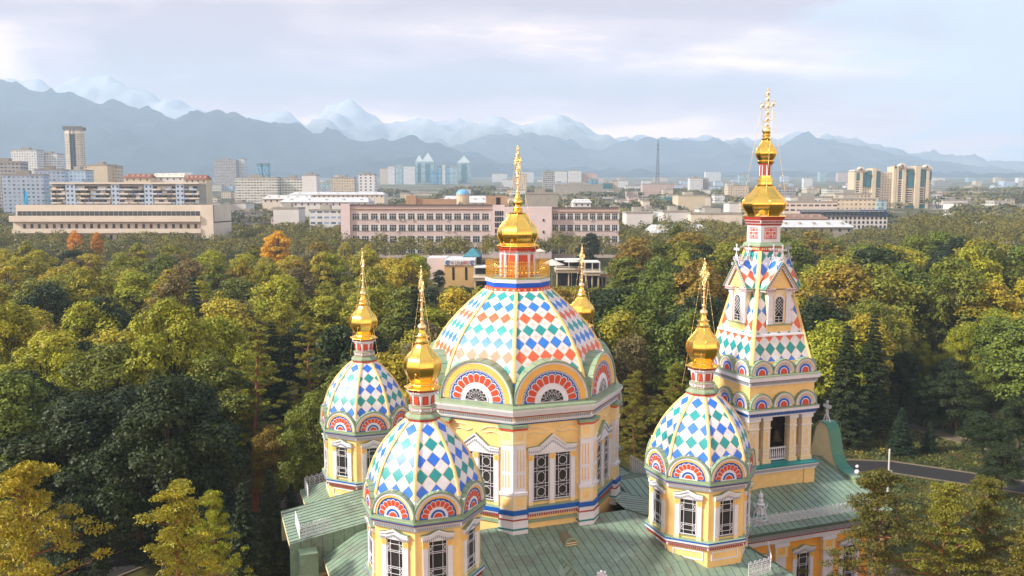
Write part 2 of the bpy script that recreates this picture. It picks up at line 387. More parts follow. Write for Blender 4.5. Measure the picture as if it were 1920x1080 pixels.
def trim_window(w_, h, main):
    """surround, glass and glazing bars of one opening; x right, y up from the sill, z out"""
    fr, su = MB(), MB()
    n = 2 if main else 1
    cs = [-0.84, 0.84] if main else [0.0]
    for c in cs:
        fr.box((c - w_ / 2, 0, 0.0), (c + w_ / 2, h, 0.03), GLASS)
        B = lambda x0, y0, x1, y1, t_=0.035: fr.rod((c + x0, y0, 0.07), (c + x1, y1, 0.07), t_ / 2 + 0.002, WHITE, 4)
        for x in (-w_ / 2 + .02, w_ / 2 - .02): B(x, 0, x, h, 0.07)
        for y in (0.03, h - 0.03): B(-w_ / 2, y, w_ / 2, y, 0.07)
        q = w_ * 0.27
        for x in (-q, q): B(x, 0, x, h)
        ys = [0.06, 0.30, 0.36, 0.63, 0.70, 0.94] if main else [0.13, 0.27, 0.31, 0.68, 0.72, 0.88]
        for y in ys: B(-w_ / 2, y * h, w_ / 2, y * h)
        if main:
            for yc, rx, ry in ((0.18, q, 0.10 * h), (0.495, q, 0.125 * h), (0.82, q, 0.10 * h)):
                P = [(rx * math.cos(a) * 1.0, yc * h + ry * math.sin(a)) for a in np.linspace(PI / 8, 2 * PI + PI / 8, 9)]
                for a, b in zip(P, P[1:]): B(a[0], a[1], b[0], b[1], 0.04)
        else:
            for y0, y1 in ((0.13, 0.27), (0.72, 0.88)):
                for s_ in (-1, 1):
                    B(s_ * q, y0 * h, s_ * w_ / 2, y1 * h); B(s_ * q, y1 * h, s_ * w_ / 2, y0 * h)
    W = cs[-1] + w_ / 2
    pil = [(-W - 0.36, -W - 0.04), (W + 0.04, W + 0.36)] + ([(-0.84 + w_ / 2 + 0.04, 0.84 - w_ / 2 - 0.04)] if main else [])
    for a, b in pil:
        su.box((a, -0.28, 0.0), (b, h + 0.02, 0.12), WHITE)
        su.box((a - 0.03, h - 0.42, 0.0), (b + 0.03, h - 0.02, 0.15), YEL)
        for i in range(3):
            x = a + (b - a) * (0.22 + 0.28 * i); su.box((x - 0.025, h - 0.36, 0.151), (x + 0.025, h - 0.10, 0.165), YEL2)
        su.box((a - 0.02, -0.32, 0.0), (b + 0.02, -0.05, 0.145), CREAM)
    su.box((-W - 0.1, -0.09, 0.0), (W + 0.1, -0.03, 0.10), SAGE)
    E = W + 0.42; top = h + (0.45 if main else 0.32); pk = h + (1.30 if main else 0.58)
    poly = [(-E, h + 0.03), (E, h + 0.03), (E, top), (E * 0.55, top + 0.05), (0.0, pk), (-E * 0.55, top + 0.05), (-E, top)]
    su.plate(poly, 0.0, 0.20, WHITE)
    su.plate([(x * 1.04, y + 0.0) for x, y in ((E, top), (E, top + .1), (E * .55, top + .16), (0, pk + .14), (-E * .55, top + .16), (-E, top + .1), (-E, top), (-E * .55, top + .05), (0, pk), (E * .55, top + .05))][::1], 0.0, 0.30, WHITE, SAGE)
    n = 26 if main else 16
    for i in range(n):                                       # small hanging teeth under the header
        x = -E + 2 * E * (i + 0.5) / n; yy = top - 0.16 + max(0, (1 - abs(x) / (E * 0.55))) * (pk - top) * 0.85
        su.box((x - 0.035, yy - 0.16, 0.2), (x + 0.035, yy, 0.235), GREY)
    return fr, su

def cross(h, arm, ornate, m=GOLD2):
    """openwork cross in the local y-z plane (arms along y), its foot at z = 0"""
    mb = MB(); zc = h * 0.70
    mb.rod((0, 0, 0), (0, 0, zc - arm * 0.7), 0.09, m, 6, 0.06)
    if ornate:
        for z in np.linspace(0.25, zc - arm * 0.9, 4): mb.ball((0, 0, z), 0.13, m, 6)
    mb.rod((0, 0, zc - arm), (0, 0, h), 0.05, m, 6, 0.025); mb.rod((0, -arm, zc), (0, arm, zc), 0.05, m, 6)
    r = arm * 0.30
    for y, z in ((0, zc), (-arm * .78, zc), (arm * .78, zc), (0, zc + arm * .75), (0, zc - arm * .68), (0, zc + arm * 1.25), (0, zc - arm * 1.3)):
        mb.hoop((0, y, z), r, 0.035, m, (1, 0, 0), 10)
        for k in range(8):
            a = 2 * PI * k / 8; mb.rod((0, y + r * math.cos(a), z + r * math.sin(a)), (0, y + 1.45 * r * math.cos(a), z + 1.45 * r * math.sin(a)), 0.024, m, 4)
        mb.ball((0, y, z), r * 0.42, m, 6)
    for k in range(16):                                       # rays between the arms
        a = 2 * PI * (k + 0.5) / 16; mb.rod((0, r * math.cos(a), zc + r * math.sin(a)), (0, arm * 0.95 * math.cos(a), zc + arm * 0.95 * math.sin(a)), 0.024, m, 4)
    for s_ in (-1, 1):                                        # scrolls that widen the shaft
        mb.rod((0, s_ * arm * 0.5, zc - arm * 0.95), (0, 0, zc - arm * 1.9), 0.04, m, 5)
        mb.rod((s_ * arm * 0.30, 0, zc - arm * 0.5), (0, 0, zc - arm * 1.5), 0.04, m, 5)
        mb.rod((s_ * arm * 0.30, 0, zc - arm * 0.5), (0, 0, zc + arm * .9), 0.04, m, 5)
    mb.ball((0, 0, h), 0.06, m, 5)
    return mb

def chain(p0, p1, sag=0.35, r=0.016):
    mb = MB(); n = 14; P = []
    for i in range(n + 1):
        f = i / n; q = Vector(p0).lerp(Vector(p1), f); q.z -= sag * 4 * f * (1 - f); P.append(q)
    for i in range(n): mb.rod(P[i], P[i + 1], r, GOLD2, 4)
    for q in P[1:-1]: mb.ball(tuple(q), r * 2.6, GOLD2, 4)
    return mb

def onion(prof, ph=22.5, smooth_n=6, rib=0.03, m=GOLD):
    """eight-sided bulb: profile of (height, radius) refined by a smooth curve"""
    P = []
    for i in range(len(prof) - 1):
        p0, p1, p2, p3 = prof[max(i - 1, 0)], prof[i], prof[i + 1], prof[min(i + 2, len(prof) - 1)]
        for k in range(smooth_n):
            u = k / smooth_n
            cr = lambda a, b, c, d: 0.5 * (2 * b + (c - a) * u + (2 * a - 5 * b + 4 * c - d) * u * u + (3 * b - a - 3 * c + d) * u ** 3)
            P.append((cr(p0[0], p1[0], p2[0], p3[0]), cr(p0[1], p1[1], p2[1], p3[1])))
    P.append(prof[-1])
    mb = MB(); mb.facets(P, m, 8, ph)
    if rib:
        for k in range(8):
            a = R(ph + 45 * k); c, s_ = math.cos(a), math.sin(a)
            for (z0, r0), (z1, r1) in zip(P, P[1:]): mb.rod((r0 * c, r0 * s_, z0), (r1 * c, r1 * s_, z1), rib, m, 4)
    return mb

def ribs(mb, prof, wd, m, n=8, ph=22.5):
    for k in range(n):
        a = R(ph + 360 * k / n); c, s_ = math.cos(a), math.sin(a); tx, ty = -s_, c
        L = [[(r * c + tx * d + c * e, r * s_ + ty * d + s_ * e, z + 0.3 * e) for d, e in ((-wd, -0.12), (-wd, 0.05), (0, 0.09), (wd, 0.05), (wd, -0.12))] for z, r in prof]
        mb.grid(L, m, smooth=False, flip=True)
        mb.face(L[0][::-1], m); mb.face(L[-1], m)

# --- one corner tower, then three copies
SM_DOME = [(16.75, 3.72), (17.3, 3.74), (17.9, 3.68), (18.6, 3.50), (19.4, 3.20), (20.1, 2.82), (20.7, 2.40), (21.3, 1.88), (21.75, 1.42), (22.05, 1.05)]
def corner_tower():
    mb = MB()
    mb.lathe([(8.6, 3.62), (12.0, 3.62), (12.0, 3.66), (16.2, 3.66)], YEL, cap=False)
    ap = math.cos(PI / 8)
    for k in range(8):                                        # skirt panels, corner boards
        mb.M = frame(45 * k, 3.62 * ap)
        for a, b in (((-1.08, 10.95, 0), (1.08, 11.05, .05)), ((-1.08, 11.52, 0), (1.08, 11.62, .05)), ((-1.08, 11.05, 0), (-0.98, 11.52, .05)), ((0.98, 11.05, 0), (1.08, 11.52, .05))): mb.box(a, b, WHITE)
    mb.M = Matrix()
    t0 = mb.build('corner_tower', cath)
    sub = lambda m_, name: m_.build(name, t0)
    c = MB()
    c.lathe([(15.85, 3.68), (15.98, 3.80), (16.0, 3.86), (16.22, 3.86), (16.26, 3.94), (16.33, 4.0), (16.38, 4.03), (16.46, 4.06), (16.56, 4.08), (16.72, 3.7)],
            [CREAM, WHITE, WHITE, WHITE, WHITE, DRED, BLUE, SAGE, SAGE], cap=False)
    for k in range(8):
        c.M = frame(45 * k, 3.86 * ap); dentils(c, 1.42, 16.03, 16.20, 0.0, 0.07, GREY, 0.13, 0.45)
        c.rod((-0.95, 16.66, 0.05), (0.95, 16.66, 0.05), 0.02, WHITE, 4)
    sub(c, 'cornice')
    c = MB()
    c.lathe([(11.72, 3.66), (11.78, 3.80), (11.98, 3.80), (12.02, 3.88), (12.10, 3.94), (12.24, 3.97), (12.36, 3.97), (12.46, 3.66)],
            [WHITE, WHITE, WHITE, DRED, WHITE, BLUE, SAGE], cap=False)
    for k in range(8):
        c.M = frame(45 * k, 3.80 * ap); dentils(c, 1.38, 11.80, 11.97, 0.0, 0.06, DRED, 0.14, 0.5)
    sub(c, 'string_course')
    g = gable(1.46, 0.13, 0.0, 1.7, False).build('arched_gable', t0)
    fr, su = trim_window(1.16, 2.55, False)
    wi = fr.build('window', t0); ws = su.build('window_surround', t0)
    for k in range(8):
        a = 45 * k
        M = frame(a, 3.84 * ap, 16.66); F = frame(a, 3.66 * ap, 12.72)
        for o, MM in ((g, M), (wi, F), (ws, F)):
            q = o if k == 0 else dup(o, t0)
            q.matrix_local = MM
    d = MB(); d.facets(SM_DOME, TILE_S, uv0=-0.06); ribs(d, SM_DOME[2:], 0.10, YEL); sub(d, 'dome')
    l = MB()
    l.lathe([(21.9, 0.95), (22.0, 1.05), (22.1, 1.12), (22.2, 1.15), (22.28, 1.16), (22.5, 0.92), (22.52, 0.86), (22.62, 0.84), (22.66, 0.90), (22.86, 0.90), (22.9, 0.95), (22.98, 0.80), (23.0, 0.74), (23.72, 0.84), (23.78, 0.92), (23.9, 0.98), (23.95, 1.04), (24.03, 1.08)],
            [DRED, RED, DRED, SAGE, SAGE, DRED, SAGE, SAGE, WHITE, DRED, SAGE, DRED, WHITE, WHITE, WHITE, DRED, RED], cap=False)
    for k in range(8):
        l.M = frame(45 * k, 0.79 * ap); l.box((-0.19, 23.09, -0.1), (0.19, 23.64, 0.035), DRED); l.box((-0.125, 23.15, 0), (0.125, 23.58, 0.05), RED)
        l.M = frame(45 * k, 0.90 * ap); l.box((-0.24, 22.70, -0.02), (0.24, 22.83, 0.02), DRED); l.box((-0.20, 22.73, 0), (0.20, 22.80, 0.035), WHITE)
        l.M = frame(45 * k, 0.99 * ap); dentils(l, 0.38, 23.80, 23.90, -0.1, 0.05, WHITE, 0.11, 0.5)
    sub(l, 'lantern')
    o = onion([(24.03, 1.16), (24.12, 1.17), (24.22, 0.95), (24.32, 0.76), (24.5, 0.80), (24.95, 1.07), (25.45, 1.20), (25.95, 1.08), (26.4, 0.72), (26.75, 0.47), (26.95, 0.38)])
    o.lathe([(26.92, 0.42), (27.0, 0.50), (27.08, 0.40), (27.25, 0.33), (27.3, 0.46), (27.38, 0.46), (27.42, 0.30), (27.55, 0.24), (27.75, 0.2)], GOLD, n=12)
    o.ball((0, 0, 27.95), 0.29, GOLD2, 9); sub(o, 'onion_dome')
    x = cross(3.62, 0.55, True).build('cross', t0, (0, 0, 28.2))
    for sx_, sy_ in ((1, 1), (1, -1), (-1, 1), (-1, -1)):
        chain((0, 0.5 * sy_, 30.2), (1.05 * sx_, 1.05 * sy_, 22.35), 0.1, 0.014).build('chain', t0)
    return t0
ct = corner_tower()
TA, TB = 10.363, 10.465
for i, (u, v) in enumerate(((-TA, -TB), (-TA, TB), (TA, -TB), (TA, TB))):
    q = ct if i == 0 else dup_tree(ct, cath)
    q.location = (u, v, 0)

# --- the main drum and dome
md = MB(); ap = math.cos(PI / 8)
md.lathe([(10.8, 7.72), (20.3, 7.72)], YEL, cap=False)
for k in range(8):                                            # painted frieze above the windows, plinth line
    md.M = frame(45 * k, 7.72 * ap)
    for s_ in (-1, 1):
        P = [(0.35, 19.45), (0.9, 19.72), (1.5, 19.78), (2.3, 19.62), (2.3, 19.2), (1.3, 19.42), (0.75, 19.3)]
        for a, b in zip(P, P[1:] + P[:1]): md.rod((s_ * a[0], a[1], 0.02), (s_ * b[0], b[1], 0.02), 0.055, CREAM, 4)
    md.box((-2.1, 12.75, 0), (2.1, 12.98, 0.12), SAGE)
md.M = Matrix()
drum = md.build('main_drum', cath)
dsub = lambda m_, n_: m_.build(n_, drum)
c = MB()
c.lathe([(20.05, 7.8), (20.18, 7.95), (20.25, 8.0), (20.33, 8.05), (20.38, 8.0), (20.62, 8.0), (20.66, 8.1), (20.74, 8.14), (20.85, 8.2), (21.1, 8.36), (21.25, 8.4), (21.38, 8.36), (21.55, 7.3)],
        [BLUE, WHITE, WHITE, WHITE, CREAM, WHITE, DRED, WHITE, WHITE, WHITE, SAGE, SAGE], cap=False)
for k in range(8):
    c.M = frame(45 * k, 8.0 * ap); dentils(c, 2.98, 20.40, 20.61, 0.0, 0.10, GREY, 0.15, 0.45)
dsub(c, 'cornice')
c = MB()
c.lathe([(13.20, 7.8), (13.24, 7.92), (13.48, 7.92), (13.52, 8.0), (13.60, 8.03), (13.68, 8.05), (13.95, 8.05), (14.05, 7.7)],
        [DRED, WHITE, DRED, WHITE, BLUE, BLUE, SAGE], cap=False)
for k in range(8):
    c.M = frame(45 * k, 7.92 * ap); dentils(c, 2.9, 13.27, 13.46, 0.0, 0.08, DRED, 0.18, 0.5)
dsub(c, 'string_course')
g = gable(2.74, 0.12, 0.0, 2.6, True).build('arched_gable', drum)
fr, su = trim_window(1.22, 3.45, True)
wi = fr.build('window', drum); ws = su.build('window_surround', drum)
pl = MB()                                                     # folded pilaster on each corner of the drum
for s_ in (-1, 1):
    Mw = Matrix.Rotation(R(22.5 * s_), 4, 'Z')
    def pb(y0, y1, wd, z, m, x0=0.0):
        if s_ > 0: pl.M = Mw @ Matrix(((0, 0, 1, 7.72 * ap), (1, 0, 0, -7.72 * math.sin(PI / 8)), (0, 1, 0, 0), (0, 0, 0, 1)))
        else: pl.M = Mw @ Matrix(((0, 0, 1, 7.72 * ap), (1, 0, 0, 7.72 * math.sin(PI / 8)), (0, 1, 0, 0), (0, 0, 0, 1)))
        e = -z * math.tan(PI / 8)                               # meets its twin on the mitre
        xa, xb = (e + 0.0, wd) if x0 == 0 else (x0, x0 + wd)
        if s_ > 0: pl.box((xa, y0, 0), (xb, y1, z), m)
        else: pl.box((-xb, y0, 0), (-xa, y1, z), m)
    pb(12.0, 13.2, 0.93, 0.52, WHITE); pb(12.5, 12.62, 0.97, 0.56, TEAL); pb(11.9, 12.06, 0.97, 0.58, WHITE)
    pb(13.2, 13.28, 0.95, 0.55, DRED); pb(13.6, 13.92, 0.96, 0.56, BLUE); pb(13.28, 13.6, 0.9, 0.46, WHITE)
    pb(13.92, 15.0, 0.86, 0.40, CREAM); pb(15.0, 15.22, 0.93, 0.48, WHITE); pb(15.22, 18.7, 0.82, 0.36, WHITE)
    pb(18.7, 18.85, 0.88, 0.42, CREAM); pb(18.85, 19.75, 0.84, 0.38, CREAM); pb(19.75, 19.9, 0.93, 0.48, RED); pb(19.9, 20.1, 0.97, 0.53, SAGE)
    for x in (0.16, 0.40, 0.62):
        if x == 0.40 or x == 0.62 or x == 0.16:
            pb(15.55, 16.5, 0.07, 0.372, YEL2, x); pb(16.75, 18.3, 0.07, 0.372, YEL2, x)
    pb(14.2, 14.75, 0.5, 0.412, YEL, 0.14); pb(19.05, 19.55, 0.5, 0.392, YEL, 0.14)
pl.M = Matrix()
po = pl.build('corner_pilaster', drum)
for k in range(8):
    M = frame(45 * k, 7.62 * ap, 21.45); F = frame(45 * k, 7.72 * ap, 14.35)
    for o, MM in ((g, M), (wi, F), (ws, F)):
        q = o if k == 0 else dup(o, drum)
        q.matrix_local = MM
    q = po if k == 0 else dup(po, drum)
    q.rotation_euler = (0, 0, R(22.5 + 45 * k))
MDOME = [(21.5, 7.35), (22.3, 7.34), (23.0, 7.18), (23.9, 6.86), (24.8, 6.42), (25.6, 5.94), (26.4, 5.36), (27.2, 4.64), (27.9, 3.92), (28.5, 3.25), (29.05, 2.60)]
d = MB(); d.facets(MDOME, TILE_M, uv0=0.34); ribs(d, MDOME[2:], 0.13, YEL); dsub(d, 'dome')
l = MB()
l.lathe([(28.95, 2.42), (29.0, 2.62), (29.3, 2.56), (29.32, 2.44), (29.66, 2.50), (29.68, 2.56), (29.92, 2.58), (30.0, 2.48)], [DRED, RED, DRED, BLUE2, WHITE, WHITE, SAGE])
for k in range(8):
    l.M = frame(45 * k, 2.60 * ap)
    for i in range(4):
        x = -0.78 + 0.52 * i; l.plate([(x - 0.09, 29.16), (x, 29.07), (x + 0.09, 29.16), (x, 29.25)], -0.06, 0.02, CREAM)
l.M = Matrix()
l.lathe([(30.0, 1.28), (31.75, 1.28), (31.85, 1.34), (31.95, 1.40), (32.1, 1.45), (32.2, 1.52), (32.34, 1.58)], [RED, WHITE, WHITE, WHITE, DRED, RED], cap=False)
for k in range(8):
    l.M = frame(45 * k, 1.42 * ap); dentils(l, 0.52, 31.98, 32.10, -0.05, 0.07, RED, 0.12, 0.5)
    a = R(22.5 + 45 * k); l.M = Matrix()
    l.rod((1.27 * math.cos(a), 1.27 * math.sin(a), 30.0), (1.27 * math.cos(a), 1.27 * math.sin(a), 31.8), 0.13, WHITE, 6)
dsub(l, 'lantern')
rl = MB()                                                     # gilded openwork railing round the lantern
for k in range(8):
    rl.M = frame(45 * k, 2.5 * ap); hw = 2.5 * math.sin(PI / 8)
    for y in (30.1, 30.32, 30.62, 31.0, 31.28): rl.rod((-hw, y, 0), (hw, y, 0), 0.02, GOLD, 4)
    for i in range(13):
        x = -hw + 2 * hw * i / 12; rl.rod((x, 30.0, 0), (x, 31.3 + (0.12 if i % 3 == 0 else 0), 0), 0.018, GOLD, 4)
    for i in range(6): rl.hoop((-hw + 2 * hw * (i + 0.5) / 6, 30.81, 0), 0.14, 0.016, GOLD, (0, 0, 1), 8)
    for i in range(6):
        x = -hw + 2 * hw * (i + 0.5) / 6; rl.plate([(x - 0.1, 30.47), (x, 30.36), (x + 0.1, 30.47), (x, 30.58)], -0.01, 0.01, GOLD)
dsub(rl, 'gilded_railing')
o = onion([(32.34, 1.60), (32.44, 1.61), (32.52, 1.45), (32.62, 1.34), (32.85, 1.42), (33.15, 1.56), (33.5, 1.58), (33.9, 1.40), (34.3, 1.06), (34.7, 0.76), (34.95, 0.62)], rib=0.045)
o.lathe([(34.92, 0.66), (35.0, 0.68), (35.06, 0.45), (35.2, 0.34), (35.3, 0.40), (35.36, 0.30), (35.5, 0.26)], GOLD, n=12)
o.ball((0, 0, 35.82), 0.41, GOLD, 10); o.lathe([(36.1, 0.28), (36.4, 0.14), (36.6, 0.09)], GOLD, n=8); dsub(o, 'onion_dome')
cross(3.75, 0.72, True).build('cross', drum, (0, 0, 36.4))
for sx_, sy_ in ((1, 1), (1, -1), (-1, 1), (-1, -1)): chain((0, 0.6 * sy_, 38.6), (1.2 * sx_, 1.2 * sy_, 31.3), 0.1, 0.014).build('chain', drum)

# --- the bell tower
TL = 22.985
bt = MB()
H2 = 3.3
bt.box((-3.4, -3.4, 8.5), (3.4, 3.4, 13.05), YEL)                        # base storey
for sx_ in (-1, 1):
    for sy_ in (-1, 1):
        bt.box((sx_ * 2.95 - 0.55, sy_ * 2.95 - 0.55, 8.5), (sx_ * 2.95 + 0.55, sy_ * 2.95 + 0.55, 12.7), YEL)
bt.box((-3.62, -3.62, 11.0), (3.62, 3.62, 11.35), TEAL)
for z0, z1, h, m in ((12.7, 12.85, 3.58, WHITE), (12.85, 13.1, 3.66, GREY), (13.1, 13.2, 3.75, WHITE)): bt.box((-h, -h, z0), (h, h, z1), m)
bt.lathe([(13.2, 3.78 * 1.414), (13.3, 3.78 * 1.414), (13.45, 3.2 * 1.414)], TEAL, n=4, ph=45)
bt.box((-1.9, -1.9, 13.4), (1.9, 1.9, 17.6), DARK)                       # solid dark box put in for the shade inside the belfry
bt.box((-3.3, -3.3, 17.55), (3.3, 3.3, 20.3), YEL)
tower = bt.build('bell_tower', cath, (TL, 0, 0))
tsub = lambda m_, n_: m_.build(n_, tower)
def on4(fn, name, z0=0.0, dist=0.0):                                    # the same piece on the four sides
    mb = MB(); fn(mb); o = mb.build(name, tower)
    for k in range(4):
        q = o if k == 0 else dup(o, tower)
        q.matrix_local = frame(90 * k, dist, z0)
def pier(mb, w_):
    mb.box((-w_ / 2 - 0.08, -w_ / 2 - 0.08, 13.4), (w_ / 2 + 0.08, w_ / 2 + 0.08, 13.75), CREAM); mb.box((-w_ / 2, -w_ / 2, 13.75), (w_ / 2, w_ / 2, 17.2), CREAM)
    mb.box((-w_ / 2 - 0.06, -w_ / 2 - 0.06, 16.5), (w_ / 2 + 0.06, w_ / 2 + 0.06, 16.6), WHITE); mb.box((-w_ / 2 - 0.10, -w_ / 2 - 0.10, 17.2), (w_ / 2 + 0.10, w_ / 2 + 0.10, 17.56), WHITE)
    for k in range(4):
        mb.M = frame(90 * k, w_ / 2)
        for y0, y1 in ((14.6, 16.3), (13.95, 14.35), (16.72, 17.05)):
            mb.box((-w_ * .24, y0, 0), (w_ * .24, y1, 0.015), WHITE); mb.box((-w_ * .14, y0 + .1, 0), (w_ * .14, y1 - .1, 0.03), YEL)
    mb.M = Matrix()
p1 = MB(); pier(p1, 1.0); p1 = p1.build('corner_pier', tower); p2 = MB(); pier(p2, 0.70); p2 = p2.build('belfry_column', tower)
first = True
for sx_ in (-1, 1):
    for sy_ in (-1, 1):
        q = p1 if first else dup(p1, tower); first = False; q.location = (sx_ * 2.72, sy_ * 2.72, 0)
first = True
for k in range(4):
    for s_ in (-1, 1):
        q = p2 if first else dup(p2, tower); first = False
        M = frame(90 * k, 2.80); q.location = M @ Vector((s_ * 1.36, 0, 0))
def balus(mb):
    mb.box((-2.2, 13.5, -0.08), (2.2, 13.62, 0.08), WHITE); mb.box((-2.2, 14.5, -0.09), (2.2, 14.62, 0.09), WHITE)
    for i in range(22):
        x = -2.15 + 4.3 * i / 21
        mb.rod((x, 13.6, 0), (x, 13.85, 0), 0.035, WHITE, 5, 0.075); mb.rod((x, 13.85, 0), (x, 14.5, 0), 0.075, WHITE, 5, 0.03)
on4(balus, 'balustrade', 0, 2.62)
b = MB()                                                              # bell hung in the opening
b.lathe([(15.2, 0.62), (15.35, 0.5), (15.7, 0.36), (16.1, 0.3), (16.25, 0.12)], paint('bronze_bell', (0.05, 0.035, 0.02, 1), 0.55, 0.1, 2, 1.0), n=14); b.rod((0, 0, 16.2), (0, 0, 17.6), 0.04, DARK)
bo = b.build('bell', tower); bo.location = (0, -2.45, 0)
def corn(z, h, n_):
    c = MB()
    for z0, z1, hh, m in ((z, z + .12, h, WHITE), (z + .12, z + .40, h + .05, WHITE), (z + .40, z + .46, h + .12, DRED if n_ else BLUE), (z + .46, z + .72 + .1 * n_, h + .22, WHITE)): c.box((-hh, -hh, z0), (hh, hh, z1), m)
    zt = z + .72 + .1 * n_; c.lathe([(zt, (h + .26) * 1.414), (zt + .06, (h + .26) * 1.414), (zt + .2, (h - .3) * 1.414)], SAGE, n=4, ph=45)
    for k in range(4):
        c.M = frame(90 * k, h + .05); dentils(c, h, z + .15, z + .38, 0, 0.07, BLUE if n_ == 0 else GREY, 0.14, 0.5)
    tsub(c, 'cornice')
corn(17.56, 3.42, 0); corn(20.3, 3.42, 1)
def small_koko(r):
    mb = MB(); k = r
    mb.plate([(-k, 0), (k, 0)] + [(k * math.cos(a), .15 + k * math.sin(a)) for a in np.linspace(0, PI, 19)], -0.5, 0, CREAM)
    mb.arc(0.86 * k, k * 1.04, 0, PI, -0.1, 0.09, WHITE, .15, 20)
    n = 21
    for i in range(n):
        a = PI * (i + .5) / n; mb.arc(0.60 * k, 0.74 * k, a - .018, a + .025, 0, 0.015, BLUE2, .15, 1)
    mb.arc(0.02, 0.56 * k, 0, PI, 0, .02, BLUE2, .15, 18); mb.plate([(-.56 * k, 0), (.56 * k, 0), (.56 * k, .15), (-.56 * k, .15)], 0, .02, BLUE)
    mb.arc(0.02, 0.38 * k, 0, PI, 0, .035, WHITE, .15, 16); mb.plate([(-.38 * k, 0), (.38 * k, 0), (.38 * k, .15), (-.38 * k, .15)], 0, .035, WHITE)
    mb.arc(0.02, 0.31 * k, 0, PI, 0, .05, RED, .15, 14); mb.plate([(-.31 * k, 0), (.31 * k, 0), (.31 * k, .15), (-.31 * k, .15)], 0, .05, RED)
    barrel(mb, k * 1.06, .15, -0.9, 0.12, SAGE, SAGE)
    return mb
ko = small_koko(1.06).build('arched_gable', tower); first = True
for zk, dk, st in ((18.42, 3.48, 2.26), (21.24, 3.36, 2.22)):
    for k in range(4):
        for i in (-1, 0, 1):
            q = ko if first else dup(ko, tower); first = False
            q.matrix_local = frame(90 * k, dk, zk) @ Matrix.Translation((i * st, 0, 0))
HT = lambda z: 3.05 - (z - 22.3) * (3.05 - 1.12) / (31.66 - 22.3)       # half width of the tent roof at a height
te = MB()
te.box((-3.1, -3.1, 20.9), (3.1, 3.1, 22.3), YEL)
te.facets([(z, HT(z) * 1.41421) for z in (22.0, 24.42)], TILE_T, 4, 45, -.78)
te.facets([(z, HT(z) * 1.41421) for z in (24.6, 27.0, 29.4, 31.66)], TILE_T, 4, 45, 0.95)
te.lathe([(24.40, HT(24.4) * 1.43), (24.42, HT(24.4) * 1.47), (24.58, HT(24.6) * 1.47), (24.62, HT(24.6) * 1.43)], WHITE, n=4, ph=45)
ribs(te, [(22.1, HT(22.1) * 1.414), (31.6, HT(31.6) * 1.414)], 0.16, YEL, 4, 45)
tsub(te, 'tent_roof')
